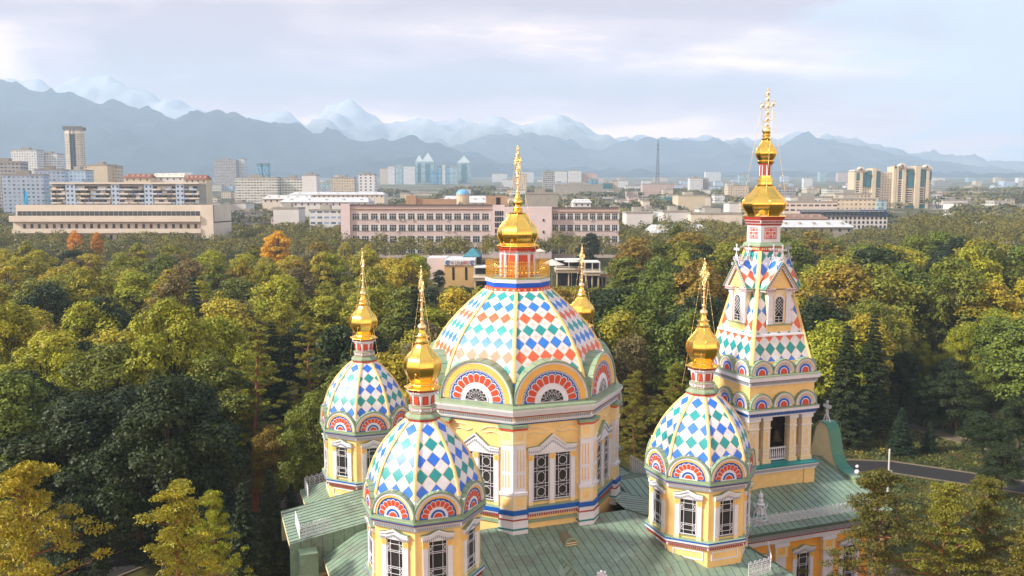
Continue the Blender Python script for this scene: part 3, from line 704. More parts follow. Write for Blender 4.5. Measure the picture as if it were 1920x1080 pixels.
def dormer(mb):                                                        # x right, y up, z out from the tower axis
    f = 2.42
    mb.box((-1.22, 24.75, 1.0), (1.22, 25.35, f + 0.12), YEL); mb.box((-1.26, 25.3, 1.0), (1.26, 25.42, f + 0.18), SAGE)
    mb.box((-1.12, 25.4, 0.9), (1.12, 28.35, f), CREAM)
    for s_ in (-1, 1):
        mb.box((min(s_ * .68, s_ * 1.16), 25.4, f), (max(s_ * .68, s_ * 1.16), 28.2, f + 0.12), WHITE); mb.box((min(s_ * .62, s_ * 1.22), 25.4, f), (max(s_ * .62, s_ * 1.22), 25.8, f + 0.16), WHITE)
        mb.box((min(s_ * .62, s_ * 1.24), 27.9, f), (max(s_ * .62, s_ * 1.24), 28.2, f + 0.16), WHITE)
        mb.box((min(s_ * .45, s_ * .62), 25.5, f), (max(s_ * .45, s_ * .62), 28.0, f + 0.05), YEL)
        mb.box((min(s_ * .55, s_ * 1.6), 28.2, 0.9), (max(s_ * .55, s_ * 1.6), 28.48, f + 0.35), WHITE)
        for i in range(7): mb.box((s_ * 1.07 - .5 + i * .15, 28.24, f + .35), (s_ * 1.07 - .5 + i * .15 + .07, 28.42, f + .37), DRED)
        q = [(s_ * 1.68, 28.46), (0, 30.75)]                            # pitched roof with the tile pattern
        L = math.hypot(1.68, 2.29); ps = [(q[0][0], q[0][1], f + .38), (0, 30.75, f + .38), (0, 30.75, 0.4), (q[0][0], q[0][1], 0.4)]
        uv = [(f + .38 + 0.4, 0.52), (f + .38 + 0.4, 0.52 + L), (0.8, 0.52 + L), (0.8, 0.52)]
        if s_ < 0: ps, uv = ps[::-1], uv[::-1]
        mb.face(ps, TILE_T, uv)
        a, b_ = Vector((s_ * 1.72, 28.42, f + .40)), Vector((0, 30.72, f + .40))
        mb.rod(a, b_, .07, SAGE, 5); mb.rod(a, (a.x, a.y, 0.5), .06, SAGE, 5)
        mb.plate([(s_ * 1.62, 28.46), (0, 30.66), (0, 30.25), (s_ * 1.28, 28.46)][::1 if s_ > 0 else -1], f + .2, f + .36, WHITE)
        for i in range(11):
            p = Vector((s_ * 1.44, 28.46, 0)).lerp(Vector((0, 30.42, 0)), (i + .5) / 11); mb.box((p.x - .06, p.y - .06, f + .36), (p.x + .06, p.y + .06, f + .375), DRED)
    mb.plate([(-1.2, 28.46), (1.2, 28.46), (0, 30.3)], f - .2, f + .12, YEL)
    mb.arc(0.42, 0.56, 0, PI, f, f + .1, WHITE, 27.35, 14)
    for s_ in (-1, 1): mb.box((min(s_ * .42, s_ * .5), 25.5, f), (max(s_ * .42, s_ * .5), 27.35, f + .1), WHITE)
    mb.box((-.40, 25.55, f), (.40, 27.35, f + .02), GLASS); mb.arc(.02, .40, 0, PI, f, f + .02, GLASS, 27.35, 12)
    for i in range(-6, 9):                                              # diagonal lattice
        for s_ in (-1, 1):
            y0 = 26.1 + i * .3; a, b_ = (-.4 * s_, y0), (.4 * s_, y0 + .8)
            if y0 > 25.9 and y0 < 27.2: mb.rod((a[0], a[1], f + .05), (b_[0], min(b_[1], 27.75), f + .05), .018, WHITE, 4)
    for y in (25.55, 25.8, 26.05): mb.rod((-.4, y, f + .05), (.4, y, f + .05), .025, WHITE, 4)
    mb.rod((0, 25.55, f + .05), (0, 26.05, f + .05), .03, WHITE, 4)
    for a in (PI / 4, PI / 2, 3 * PI / 4): mb.rod((0, 27.35, f + .05), (.4 * math.cos(a), 27.35 + .4 * math.sin(a), f + .05), .02, WHITE, 4)
    for xo, s0 in ((0, 1.0), (0, 0)):                                    # lacy white crest on the gable
        zc = f + .30 if s0 else 1.5
        sc = 1.0
        mb.rod((0, 30.7, zc), (0, 32.2 * 1.0, zc), .04, WHITE, 4)
        for y, r in ((31.75, .13), (32.1, .09), (31.2, .16)): mb.hoop((0, y, zc), r, .03, WHITE, (0, 0, 1), 8)
        for s_ in (-1, 1):
            mb.hoop((s_ * .3, 31.75, zc), .11, .03, WHITE, (0, 0, 1), 8); mb.rod((0, 31.75, zc), (s_ * .42, 31.75, zc), .03, WHITE, 4)
            mb.rod((s_ * .45, 30.3, zc), (0, 31.3, zc), .035, WHITE, 4); mb.hoop((s_ * .33, 30.95, zc), .13, .03, WHITE, (0, 0, 1), 8); mb.hoop((s_ * .62, 30.45, zc), .11, .03, WHITE, (0, 0, 1), 8)
    mb.rod((0, 30.8, 1.2), (0, 30.8, f + .35), .05, WHITE, 4)
    for i in range(5): mb.hoop((0, 31.0, 1.5 + i * .24), .12, .025, WHITE, (1, 0, 0), 8)
on4(dormer, 'dormer')
l = MB()
sq = lambda h: h * 1.41421
l.lathe([(31.5, sq(1.12)), (31.62, sq(1.2)), (31.95, sq(1.14)), (31.97, sq(1.28)), (32.05, sq(1.28)), (32.35, sq(1.04)), (32.36, sq(1.0)), (33.75, sq(1.0)), (33.8, sq(1.06)), (33.95, sq(1.1)), (34.0, sq(1.12)), (34.25, sq(1.16)), (34.3, sq(1.2)), (34.55, sq(1.27)), (34.6, sq(1.28))],
        [DRED, RED, SAGE, SAGE, SAGE, SAGE, WHITE, WHITE, DRED, WHITE, WHITE, RED, DRED, GOLD], n=4, ph=45)
for k in range(4):
    l.M = frame(90 * k, 1.0)
    l.box((-.62, 32.62, 0), (.62, 33.62, .02), DRED); l.box((-.56, 32.68, 0), (.56, 33.56, .03), WHITE)
    for i in range(3):
        for j in range(3):
            x, y = -.36 + .36 * i, 32.83 + .29 * j; l.box((x - .145, y - .115, 0), (x + .145, y + .115, .045), RED)
            if (i + j) % 2 == 0: l.box((x - .05, y - .05, 0), (x + .05, y + .05, .055), WHITE)
    l.M = frame(90 * k, 1.14); dentils(l, 1.08, 34.02, 34.22, -.05, .06, DRED, .14, .4)
    l.M = frame(90 * k, 1.17); dentils(l, 1.05, 31.70, 31.88, -.05, .03, CREAM, .2, .5)
tsub(l, 'lantern')
o = onion([(34.58, 1.45), (34.68, 1.46), (34.9, 1.52), (35.25, 1.78), (35.65, 1.90), (36.05, 1.75), (36.5, 1.30), (36.95, 0.90), (37.25, 0.68)], rib=0.045)
o.lathe([(34.56, sq(1.3)), (34.66, sq(1.3)), (34.95, 1.35)], GOLD2, n=4, ph=45)
o.lathe([(37.2, .72), (37.3, .74), (37.34, .62), (37.6, .60), (37.64, .70), (37.78, .70), (37.84, .52), (38.1, .5)], GOLD, n=12); tsub(o, 'onion_dome')
l = MB(); l.lathe([(38.05, .48), (38.95, .48), (39.0, .55), (39.12, .60), (39.14, .66), (39.24, .72), (39.3, .74)], [DRED, WHITE, RED, RED, GOLD, GOLD], n=8, cap=False)
for k in range(8):
    a = R(22.5 + 45 * k); l.rod((.48 * math.cos(a), .48 * math.sin(a), 38.05), (.48 * math.cos(a), .48 * math.sin(a), 38.95), .045, WHITE, 5)
tsub(l, 'upper_lantern')
o = onion([(39.3, .70), (39.4, .62), (39.7, .80), (40.0, .90), (40.35, .82), (40.7, .58), (41.0, .40), (41.2, .32)], rib=0.03)
o.lathe([(41.15, .40), (41.22, .44), (41.3, .32), (41.45, .26), (41.52, .36), (41.6, .30), (41.7, .2)], GOLD, n=12); o.ball((0, 0, 41.95), .38, GOLD2, 9); tsub(o, 'upper_onion_dome')
cx = MB(); h = 3.35                                                    # pale openwork cross of glass and gilt medallions
for y, z in ((0, .25), (0, .75), (0, 1.3), (0, 1.85), (-.72, 1.95), (.72, 1.95), (0, 2.45), (0, 2.95)):
    r = .24
    cx.hoop((0, y, z), r, .04, GOLD2, (1, 0, 0), 10)
    for k in range(10):
        a = 2 * PI * k / 10; cx.rod((0, y + r * math.cos(a), z + r * math.sin(a)), (0, y + 1.5 * r * math.cos(a), z + 1.5 * r * math.sin(a)), .025, GOLD2, 4)
    cx.ball((0, y, z), .15, WHITE, 6)
cx.rod((0, -1.0, 1.95), (0, 1.0, 1.95), .035, GOLD2, 5); cx.rod((0, 0, 0), (0, 0, h), .04, GOLD2, 5)
cx.rod((0, -.62, 0.6), (0, .62, 0.6), .025, GOLD2, 4)
cx.build('cross', tower, (0, 0, 42.2))
for sx_ in (-1, 1):
    for sy_ in (-1, 1): chain((0, .8 * sy_, 44.0), (1.0 * sx_, 1.5 * sy_, 36.6), .15, .016).build('chain', tower)

# --- body, roofs, lace, lesser pieces
body = MB()
def wall(x0, y0, x1, y1, z0, z1, m): body.box((x0, y0, z0), (x1, y1, z1), m)
OCH = paint('ochre_wall_paint', lin(.93, .66, .25), .55, .11); wall(-14.6, -14.6, 14.6, 14.6, -0.3, 9.6, OCH); wall(14.0, -7.9, 30.3, 7.9, -0.3, 9.5, OCH); wall(-16.8, -0.0, -14.0, 6.6, -0.3, 10.2, CREAM)
wall(-7.0, -19.5, 7.0, -14.4, -0.3, 7.5, YEL2); wall(-18.5, -13.0, -14.0, 0.0, -.3, 7.0, YEL2)
wall(-15.0, -15.0, 15.0, 15.0, -.3, 1.2, GREY); wall(14.9, -8.3, 30.7, 8.3, -.3, 1.2, GREY)
body.build('wall', cath)
def zroof(m): return 12.2 - 0.23 * (m - 7.6) if m < 13 else 12.2 - 0.23 * 5.4 - 0.60 * (m - 13)
rf = MB()
for k in range(4):
    rf.M = Matrix.Rotation(R(90 * k), 4, 'Z')
    prev = None
    for m in (6.5, 13.0, 15.6):
        row = [(m, -m, zroof(m)), (m, m, zroof(m))]
        if prev: rf.face([prev[0], row[0], row[1], prev[1]], ROOF)
        prev = row
    m = 15.6; rf.face([(m, -m, zroof(m) - .28), (m, m, zroof(m) - .28), (m, m, zroof(m)), (m, -m, zroof(m))], CREAM)
    rf.face([(m, m, zroof(m) - .28), (m, -m, zroof(m) - .28), (14.2, -14.2, zroof(m) - .28), (14.2, 14.2, zroof(m) - .28)], WHITE)
    y = -15.3
    while y < 15.4:                                                    # standing seams
        a = max(6.6, abs(y))
        if a < 13.0: rf.rod((a, y, zroof(a) + .01), (13.0, y, zroof(13.0) + .01), .022, SEAM, 4)
        rf.rod((max(a, 13.0), y, zroof(max(a, 13.0)) + .01), (15.6, y, zroof(15.6) + .01), .022, SEAM, 4)
        y += 0.62
    rf.rod((6.5, 6.5, zroof(6.5) + .03), (13, 13, zroof(13) + .03), .06, SEAM, 5)
rf.M = Matrix()
rf.build('main_roof', cath)
def gabled(name, x0, x1, yh, ze, zr, hip0=0.0, hip1=0.0, y_off=0.0):
    """long roof along x with its eaves at y = +-yh; hips pull the ridge in at either end"""
    g_ = MB()
    A = [(x0, -yh + y_off, ze), (x1, -yh + y_off, ze), (x1, yh + y_off, ze), (x0, yh + y_off, ze)]; r0, r1 = (x0 + hip0, y_off, zr), (x1 - hip1, y_off, zr)
    g_.face([A[0], A[1], r1, r0], ROOF); g_.face([A[2], A[3], r0, r1], ROOF); g_.face([A[1], A[2], r1], ROOF); g_.face([A[3], A[0], r0], ROOF)
    for i in range(4):
        p, q = A[i], A[(i + 1) % 4]; g_.face([(p[0], p[1], ze - .25), (q[0], q[1], ze - .25), q, p], SEAM)
    g_.face([(p[0], p[1], ze - .25) for p in A[::-1]], WHITE)
    x = x0 + .3
    while x < x1:
        f0 = min(1, (x - x0) / hip0) if hip0 else 1; f1 = min(1, (x1 - x) / hip1) if hip1 else 1; f = min(f0, f1)
        for s_ in (-1, 1): g_.rod((x, s_ * yh + y_off, ze + .01), (x, s_ * yh * (1 - f) + y_off, ze + (zr - ze) * f + .01), .03, SEAM, 4)
        x += .62
    if hip0:
        y = -yh + .3
        while y < yh:
            f = 1 - abs(y) / yh; g_.rod((x0, y + y_off, ze + .01), (x0 + hip0 * f, y + y_off, ze + (zr - ze) * f + .01), .03, SEAM, 4); y += .62
    return g_.build(name, cath)
gabled('nave_roof', 9.0, 30.6, 8.8, 9.95, 12.35)
ar = MB()                                                            # raised altar roof, falling to the east end
A = [(-18.0, -0.2, 10.7), (-18.0, 7.0, 10.7), (-8.0, 7.0, 12.35), (-8.0, -0.2, 12.35)]
ar.face(A[::-1], ROOF)
for i, m in ((0, CREAM), (1, ROOF), (3, ROOF)):
    p, q = A[i], A[(i + 1) % 4]; ar.face([(p[0], p[1], (8.2 if i != 0 else p[2] - .35)), (q[0], q[1], (8.2 if i != 0 else q[2] - .35)), q, p][::-1], m)
ar.face([(-18, -.2, 10.35), (-18, 7, 10.35), (-16.6, 7, 10.35), (-16.6, -.2, 10.35)], WHITE)
y = 0.1
while y < 7: ar.rod((-18, y, 10.715), (-8, y, 12.365), .03, SEAM, 4); y += .62
x = -17.2
while x < -9: ar.rod((x, -.215, 8.4), (x, -.215, 10.7 + (x + 18) * .165), .025, SEAM, 4); x += .8
ar.box((-17.4, -1.5, 7.4), (-16.1, -.25, 10.3), ROOF, SAGE)
ar.build('altar_roof', cath)
ap_ = MB()
ap_.face([(-19.4, -13.6, 6.9), (-14.2, -13.6, 8.2), (-14.2, 0.3, 8.2), (-19.4, 0.3, 6.9)], ROOF)
ap_.face([(-19.4, -13.6, 6.65), (-14.2, -13.6, 6.65), (-14.2, -13.6, 8.2), (-19.4, -13.6, 6.9)], CREAM); ap_.face([(-19.4, .3, 6.65), (-19.4, -13.6, 6.65), (-19.4, -13.6, 6.9), (-19.4, .3, 6.9)][::-1], CREAM)
y = -13.3
while y < 0.2: ap_.rod((-19.4, y, 6.915), (-14.2, y, 8.215), .03, SEAM, 4); y += .62
ap_.build('side_roof', cath)
sp = MB(); XR = -0.8                                                  # south porch roof peeping up at the foot of the picture
sp.face([(XR - 4.1, -19.9, 7.4), (XR, -19.9, 11.45), (XR, -11.0, 11.45), (XR - 4.1, -14.6, 7.4)], ROOF); sp.face([(XR, -19.9, 11.45), (XR + 4.1, -19.9, 7.4), (XR + 4.1, -14.6, 7.4), (XR, -11.0, 11.45)], ROOF)
sp.face([(XR - 3.9, -19.8, 7.4), (XR + 3.9, -19.8, 7.4), (XR, -19.8, 11.2)], YEL)
y = -19.6
while y < -11.5: sp.rod((XR, y, 11.47), (XR - 4.1, y, 7.42), .02, SEAM, 4); sp.rod((XR, y, 11.47), (XR + 4.1, y, 7.42), .02, SEAM, 4); y += .7
sp.rod((XR, -19.9, 11.5), (XR, -11.0, 11.5), .07, SAGE, 5)
sp.build('porch_roof', cath)
def lace(p0, p1, h, name='lace_railing', m=WHITE):
    """openwork white cresting between two points"""
    mb = MB(); p0, p1 = Vector(p0), Vector(p1); d = p1 - p0; L = d.length; u = d.normalized(); n = max(2, int(L / 0.42)); nx = Vector((u.y, -u.x, 0))
    for f in (0.0, 0.12, 0.78, 0.92): mb.rod(p0 + Vector((0, 0, h * f)), p1 + Vector((0, 0, h * f)), .026, m, 4)
    for i in range(n + 1):
        q = p0 + d * (i / n); mb.rod(q, q + Vector((0, 0, h * (1.05 if i % 2 else .95))), .024, m, 4)
    for i in range(n):
        q = p0 + d * ((i + .5) / n); mb.hoop(q + Vector((0, 0, h * .45)), h * .21, .024, m, nx, 8); mb.hoop(q + Vector((0, 0, h * 1.0)), .11, .022, m, nx, 6)
        a, b_ = p0 + d * (i / n), p0 + d * ((i + 1) / n)
        mb.rod(a + Vector((0, 0, h * .12)), b_ + Vector((0, 0, h * .78)), .02, m, 4); mb.rod(b_ + Vector((0, 0, h * .12)), a + Vector((0, 0, h * .78)), .02, m, 4)
    mb.build(name, cath)
lace((14.3, -7.9, 10.2), (30.2, -7.9, 10.2), 0.75)
lace((13.6, 6.4, 10.9), (13.6, -1.6, 10.9), 1.35)
lace((-17.2, 0.2, 10.85), (-17.2, 3.4, 10.85), 1.0); lace((-17.2, 0.2, 10.85), (-15.0, 0.2, 11.2), 1.0); lace((-15.2, 12.5, 9.6), (-15.2, 15.2, 9.6), 1.0); lace((-15.2, 15.2, 9.6), (-13.4, 15.2, 9.9), 1.0)
lace((13.5, -14.9, 10.0), (15.2, -12.2, 9.9), 1.0); lace((13.5, -14.9, 10.0), (11.4, -15.2, 10.0), 1.0)
zl = zroof(9.9)                                                     # little roof vent on the near slope
lu = MB(); WV = paint('weathered_roof_vent', lin(.50, .46, .36), .6)
lu.M = frame(-90, 9.75, zl - .35, .45)
lu.plate([(-.5, 0), (.5, 0)] + [(.5 * math.cos(a), .45 + .42 * math.sin(a)) for a in np.linspace(0, PI, 12)], -1.5, 0, WV)
lu.arc(.42, .55, 0, PI, 0, .08, SAGE, .45, 12)
for y in (.12, .28, .44, .6): lu.box((-.42, y, 0), (.42, y + .05, .06), CREAM)
lu.build('roof_vent', cath)
fi = MB()                                                            # white flower finial on the porch ridge
for k in range(6):
    a = PI * k / 6; fi.rod((-.32 * math.cos(a), 0, .6 - .32 * math.sin(a)), (.32 * math.cos(a), 0, .6 + .32 * math.sin(a)), .07, WHITE, 5)
for k in range(8): fi.ball((.34 * math.cos(PI * k / 4), 0, .6 + .34 * math.sin(PI * k / 4)), .11, WHITE, 5)
fi.rod((0, 0, -1.6), (0, 0, .6), .06, WHITE); fi.build('ridge_finial', cath, (.62, -14.2, 10.75))
tu = MB()                                                            # white and teal finial turret on the nave roof
tu.lathe([(0, .62), (.35, .62), (.4, .85), (.6, .85), (.62, .78), (1.1, .55), (1.9, .38), (2.1, .36), (2.15, .5), (2.3, .52), (2.4, .3), (2.75, .34), (2.95, .2), (3.2, .3), (3.45, .26), (3.75, .06), (4.0, .03)],
         [GREY, WHITE, WHITE, TEAL, TEAL, WHITE, TEAL, WHITE, WHITE, WHITE, WHITE, WHITE, WHITE, WHITE, WHITE, WHITE], n=8)
for k in range(8):
    a = R(22.5 + 45 * k); c_, s_ = math.cos(a), math.sin(a)
    tu.rod((.80 * c_, .80 * s_, .6), (.38 * c_, .38 * s_, 2.1), .07, WHITE, 5)
for k in range(4):
    a = R(45 + 90 * k); c_, s_ = math.cos(a), math.sin(a); tu.rod((.62 * c_, .62 * s_, 1.9), (.78 * c_, .78 * s_, 2.45), .13, WHITE, 5, .03); tu.rod((.4 * c_, .4 * s_, 1.7), (.66 * c_, .66 * s_, 1.95), .1, WHITE, 5)
to_ = tu.build('finial_turret', cath, (18.0, -7.45, 10.28)); to_.scale = (.68, .68, .66)
vo = MB()                                                            # scrolled west gable
VP = [(.45, 15.45), (.85, 15.0), (1.12, 14.3), (1.3, 13.5), (1.55, 12.7), (2.05, 12.0), (2.75, 11.65), (3.6, 11.55)]
full = [(-a, b) for a, b in VP[::-1]] + [(0, 15.5)] + VP
SCR = paint('teal_green_metal', lin(.22, .47, .38), .35, .12); vo.M = frame(180, -30.6)
vo.plate([(-3.6, 9.6), (3.6, 9.6)] + [(a if i >= len(VP) else a, b) for i, (a, b) in enumerate(sorted(full, key=lambda p: -p[0]))], -.05, .45, CREAM)
S = sorted(full, key=lambda p: p[0])
for (a0, b0), (a1, b1) in zip(S, S[1:]): vo.face([(a0, b0 + .12, .55), (a1, b1 + .12, .55), (a1, b1 + .12, -.75), (a0, b0 + .12, -.75)], SCR); vo.face([(a0, b0, .55), (a1, b1, .55), (a1, b1 + .12, .55), (a0, b0 + .12, .55)], SAGE)
for s_ in (-1, 1):
    vo.box((min(s_ * 3.2, s_ * 4.5), 9.6, -.7), (max(s_ * 3.2, s_ * 4.5), 11.5, .5), WHITE, SAGE); vo.box((min(s_ * 3.1, s_ * 4.6), 11.5, -.8), (max(s_ * 3.1, s_ * 4.6), 11.68, .6), SAGE)
    for y, r in ((12.0, .22), (12.5, .15)): vo.ball((s_ * 4.1, y, 0), r, WHITE, 6)
    pass
for y, r in ((16.55, .16), (17.0, .2), (17.4, .13)): vo.hoop((0, y, 0), r, .045, WHITE, (0, 0, 1), 8)
for s_ in (-1, 1): vo.hoop((s_ * .36, 17.0, 0), .14, .045, WHITE, (0, 0, 1), 8); vo.rod((s_ * .45, 15.6, 0), (0, 16.5, 0), .05, WHITE, 4)
vo.rod((0, 15.4, 0), (0, 17.5, 0), .05, WHITE, 4); vo.rod((-.45, 17.0, 0), (.45, 17.0, 0), .045, WHITE, 4)
vo.build('scrolled_gable', cath)
fr, su = trim_window(1.3, 3.4, False)                                 # tall nave windows, frieze and pilasters below the eaves
wi = fr.build('window', cath); ws = su.build('window_surround', cath)
for i, x in enumerate((17.2, 21.9, 26.6)):
    for o in (wi, ws):
        q = o if i == 0 else dup(o, cath)
        q.matrix_local = frame(-90, 7.9, 4.0) @ Matrix.Translation((x, 0, 0))
fz = MB(); fz.M = frame(-90, 7.9)
PF = [(8.6, .0, WHITE), (8.6, .25, WHITE), (8.95, .25, DRED), (8.95, .3, DRED), (9.1, .3, WHITE), (9.1, .4, WHITE), (9.45, .4, GREY), (9.45, .6, GREY), (9.7, .6, GREY)]
for (y0, z0, m0), (y1, z1, m1) in zip(PF, PF[1:]): fz.face([(14.3, y0, z0), (30.3, y0, z0), (30.3, y1, z1), (14.3, y1, z1)], m0)
fz.build('frieze', cath)
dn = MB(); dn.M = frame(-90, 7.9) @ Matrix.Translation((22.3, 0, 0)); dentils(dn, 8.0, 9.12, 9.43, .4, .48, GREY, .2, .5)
dn.build('dentil_band', cath)
pp = MB(); pp.box((-.5, 1.2, 0), (.5, 7.4, .25), WHITE); pp.box((-.6, 7.4, 0), (.6, 8.6, .32), CREAM); pp.box((-.3, 7.7, .32), (.3, 8.2, .34), YEL2); pp.box((-.7, 8.3, 0), (.7, 8.6, .4), WHITE)
po = pp.build('wall_pilaster', cath)
for i, x in enumerate((14.9, 19.6, 24.3, 29.2)):
    q = po if i == 0 else dup(po, cath); q.matrix_local = frame(-90, 7.9) @ Matrix.Translation((x, 0, 0))

# ------------------------------------------------------------------ ground, roads
def ground_mat():
    m = bpy.data.materials.new('park_and_city_ground'); m.use_nodes = True; t = NT(m.node_tree)
    c = t.n('ShaderNodeTexCoord').outputs['Object']
    a = t.n('ShaderNodeTexNoise', {0: c, 'Scale': 0.06, 'Detail': 8.0, 'Roughness': 0.65})
    b = t.n('ShaderNodeTexNoise', {0: c, 'Scale': 1.3, 'Detail': 6.0, 'Roughness': 0.7})
    near = t.ramp(a.outputs[0], (0.35, lin(.16, .17, .07)), (0.5, lin(.26, .27, .10)), (0.62, lin(.40, .34, .15)), (0.75, lin(.33, .27, .19)))
    near = t.mix(t.m('MULTIPLY', b.outputs[0], 0.5), near, lin(.20, .17, .10))
    d = t.n('ShaderNodeTexNoise', {0: c, 'Scale': 0.012, 'Detail': 8.0, 'Roughness': 0.75})
    far = t.ramp(d.outputs[0], (0.38, lin(.25, .27, .15)), (0.5, lin(.36, .34, .22)), (0.56, lin(.55, .53, .48)), (0.66, lin(.42, .42, .36)))
    y = t.n('ShaderNodeSeparateXYZ', {0: c}).outputs[1]
    col = t.mix(t.n('ShaderNodeMapRange', {0: y, 1: 330.0, 2: 520.0}).outputs[0], near, far)
    p = t.n('ShaderNodeBsdfPrincipled', {'Base Color': col, 'Roughness': 0.9, 'Specular IOR Level': 0.2})
    bp = t.n('ShaderNodeBump', {'Height': b.outputs[0], 'Strength': 0.5, 'Distance': 0.3}); t.t.links.new(bp.outputs[0], p.inputs['Normal'])
    t.t.links.new(p.outputs[0], t.n('ShaderNodeOutputMaterial').inputs[0])
    return m
g_ = MB()
ys = [-160, -60, 0, 40, 80] + list(np.arange(95, 420, 12)) + list(np.arange(430, 1500, 60)) + list(np.arange(1500, 9800, 400))
xs = [-7400, -4000, -2000, -1000, -600, -400, -250, -150, -80, -30, 0, 30, 80, 150, 250, 400, 600, 1000, 2000, 4000, 7400]
g_.grid([[(x, y, terrain(x, y)) for x in xs] for y in ys], ground_mat())
struct(g_.build('ground'))
ASPH = paint('asphalt', lin(.15, .14, .135), .85, .2, .8); CURB = paint('kerb_concrete', lin(.44, .40, .33), .8, .15, 1.5)
PATH = paint('paving', lin(.42, .37, .31), .85, .2, .7); BARE = paint('trodden_soil', lin(.36, .29, .17), .95, .3, .5)
def strip(name, pts, w_, m, kerb=True, dz=0.02):
    mb = MB(); P = [Vector((x, y, 0)) for x, y in pts]; L = []
    for i, p in enumerate(P):
        d = (P[min(i + 1, len(P) - 1)] - P[max(i - 1, 0)]).normalized(); L.append((p, Vector((-d.y, d.x, 0))))
    z = lambda q: terrain(q.x, q.y)
    row = lambda o, h: [((p + n * o).x, (p + n * o).y, z(p + n * o) + h) for p, n in L]
    mb.grid([row(-w_ / 2, dz), row(w_ / 2, dz)], m, smooth=False, flip=True)
    if kerb:
        for s_ in (-1, 1):
            a, b = s_ * w_ / 2, s_ * (w_ / 2 + .28)
            R4 = [row(a, dz), row(a, .14), row(b, .14), row(b, -.02)]
            mb.grid(R4, CURB, smooth=False, flip=s_ > 0)
    return struct(mb.build(name))
strip('road', [(33, 113.5), (46, 112.6), (51.5, 112), (59, 107.5), (72, 99), (92, 88)], 5.2, ASPH)
strip('footpath', [(57, 141), (60, 137), (67, 125), (74, 112), (80, 99)], 2.2, PATH, True, .03)
strip('avenue', [(-70, 55), (-52, 68), (-41.5, 77.5), (-37, 84.5), (-33, 96), (-30, 112), (-28.5, 125), (-28, 160)], 5.0, ASPH)
strip('church_walk', [(-27, 88), (-25.5, 100), (-25, 112), (-25.2, 122)], 3.2, PATH, True, .03)
ck = MB(); ck.M = cath.matrix_basis.copy()
ck.M = Matrix.Translation((0.439, 67.03, 0)) @ Matrix.Rotation(TH, 4, 'Z')
ck.face([(-26, -27, .012), (40, -27, .012), (40, 24, .012), (-26, 24, .012)], PATH); struct(ck.build('forecourt_pavement'))
gm = bpy.data.materials.new('grass_blades'); gm.use_nodes = True; t = NT(gm.node_tree)
oc = t.n('ShaderNodeTexCoord').outputs['Object']; nz = t.n('ShaderNodeTexNoise', {0: oc, 'Scale': .25, 'Detail': 3.0})
p_ = t.n('ShaderNodeBsdfPrincipled', {'Base Color': t.ramp(nz.outputs[0], (.38, lin(.15, .22, .06)), (.52, lin(.24, .29, .08)), (.68, lin(.46, .42, .12))), 'Roughness': .7})
t.t.links.new(p_.outputs[0], t.n('ShaderNodeOutputMaterial').inputs[0])

def quads_mesh(name, V, tint, mat):                    # V: (n,4,3) leaf quads
    n = len(V); me = bpy.data.meshes.new(name)
    me.vertices.add(n * 4); me.vertices.foreach_set('co', V.reshape(-1).astype(np.float32))
    me.loops.add(n * 4); me.loops.foreach_set('vertex_index', np.arange(n * 4, dtype=np.int32))
    me.polygons.add(n); me.polygons.foreach_set('loop_start', np.arange(0, n * 4, 4, dtype=np.int32))
    if tint is not None:
        a = me.attributes.new('tint', 'FLOAT', 'POINT'); a.data.foreach_set('value', np.repeat(tint, 4).astype(np.float32))
    me.materials.append(mat); me.update(calc_edges=True); return me

rng = np.random.default_rng(11)
def leaf_quads(P, N, size, rng, jit=0.48, asp=0.62):
    """one bent spray per point: P centres, N rough facing"""
    n = len(P); N = N + rng.normal(0, jit, (n, 3)); N /= np.linalg.norm(N, axis=1, keepdims=True) + 1e-9
    a = np.cross(N, rng.normal(0, 1, (n, 3))); a /= np.linalg.norm(a, axis=1, keepdims=True) + 1e-9
    b = np.cross(N, a); s = size * rng.uniform(.55, 1.35, (n, 1))
    a = a * s; b = b * s * asp
    k = N * s * .25
    return np.stack([P - a, P - b * rng.uniform(.7, 1.2, (n, 1)) + k, P + a, P + b * rng.uniform(.7, 1.2, (n, 1)) - k * .3], 1)

# grass tufts on the open ground by the road (nobody could count them)
GP = []
r_ = np.random.default_rng(5)
for _ in range(26000):
    x, y = r_.uniform(34, 100), r_.uniform(84, 135)
    GP.append((x, y, terrain(x, y) + .12))
GP = np.array(GP)
def dist_poly(P, pts):
    d = np.full(len(P), 1e9)
    for (ax, ay), (bx, by) in zip(pts, pts[1:]):
        v = np.array([bx - ax, by - ay]); tt = np.clip(((P[:, :2] - (ax, ay)) @ v) / (v @ v), 0, 1)
        d = np.minimum(d, np.linalg.norm(P[:, :2] - (np.array([ax, ay]) + tt[:, None] * v), axis=1))
    return d
ROAD = [(33, 113.5), (46, 112.6), (51.5, 112), (59, 107.5), (72, 99), (92, 88)]; WALK = [(57, 141), (60, 137), (67, 125), (74, 112), (80, 99)]
AVE = [(-70, 55), (-52, 68), (-41.5, 77.5), (-37, 84.5), (-33, 96), (-30, 112), (-28.5, 125), (-28, 160)]
GP = GP[(dist_poly(GP, ROAD) > 3.1) & (dist_poly(GP, WALK) > 1.6)]
o = bpy.data.objects.new('grass', quads_mesh('grass', leaf_quads(GP, np.tile([0, -.4, .5], (len(GP), 1)), .20, r_, .6), None, gm)); C.objects.link(o); tag(o, '', '', kind='stuff')

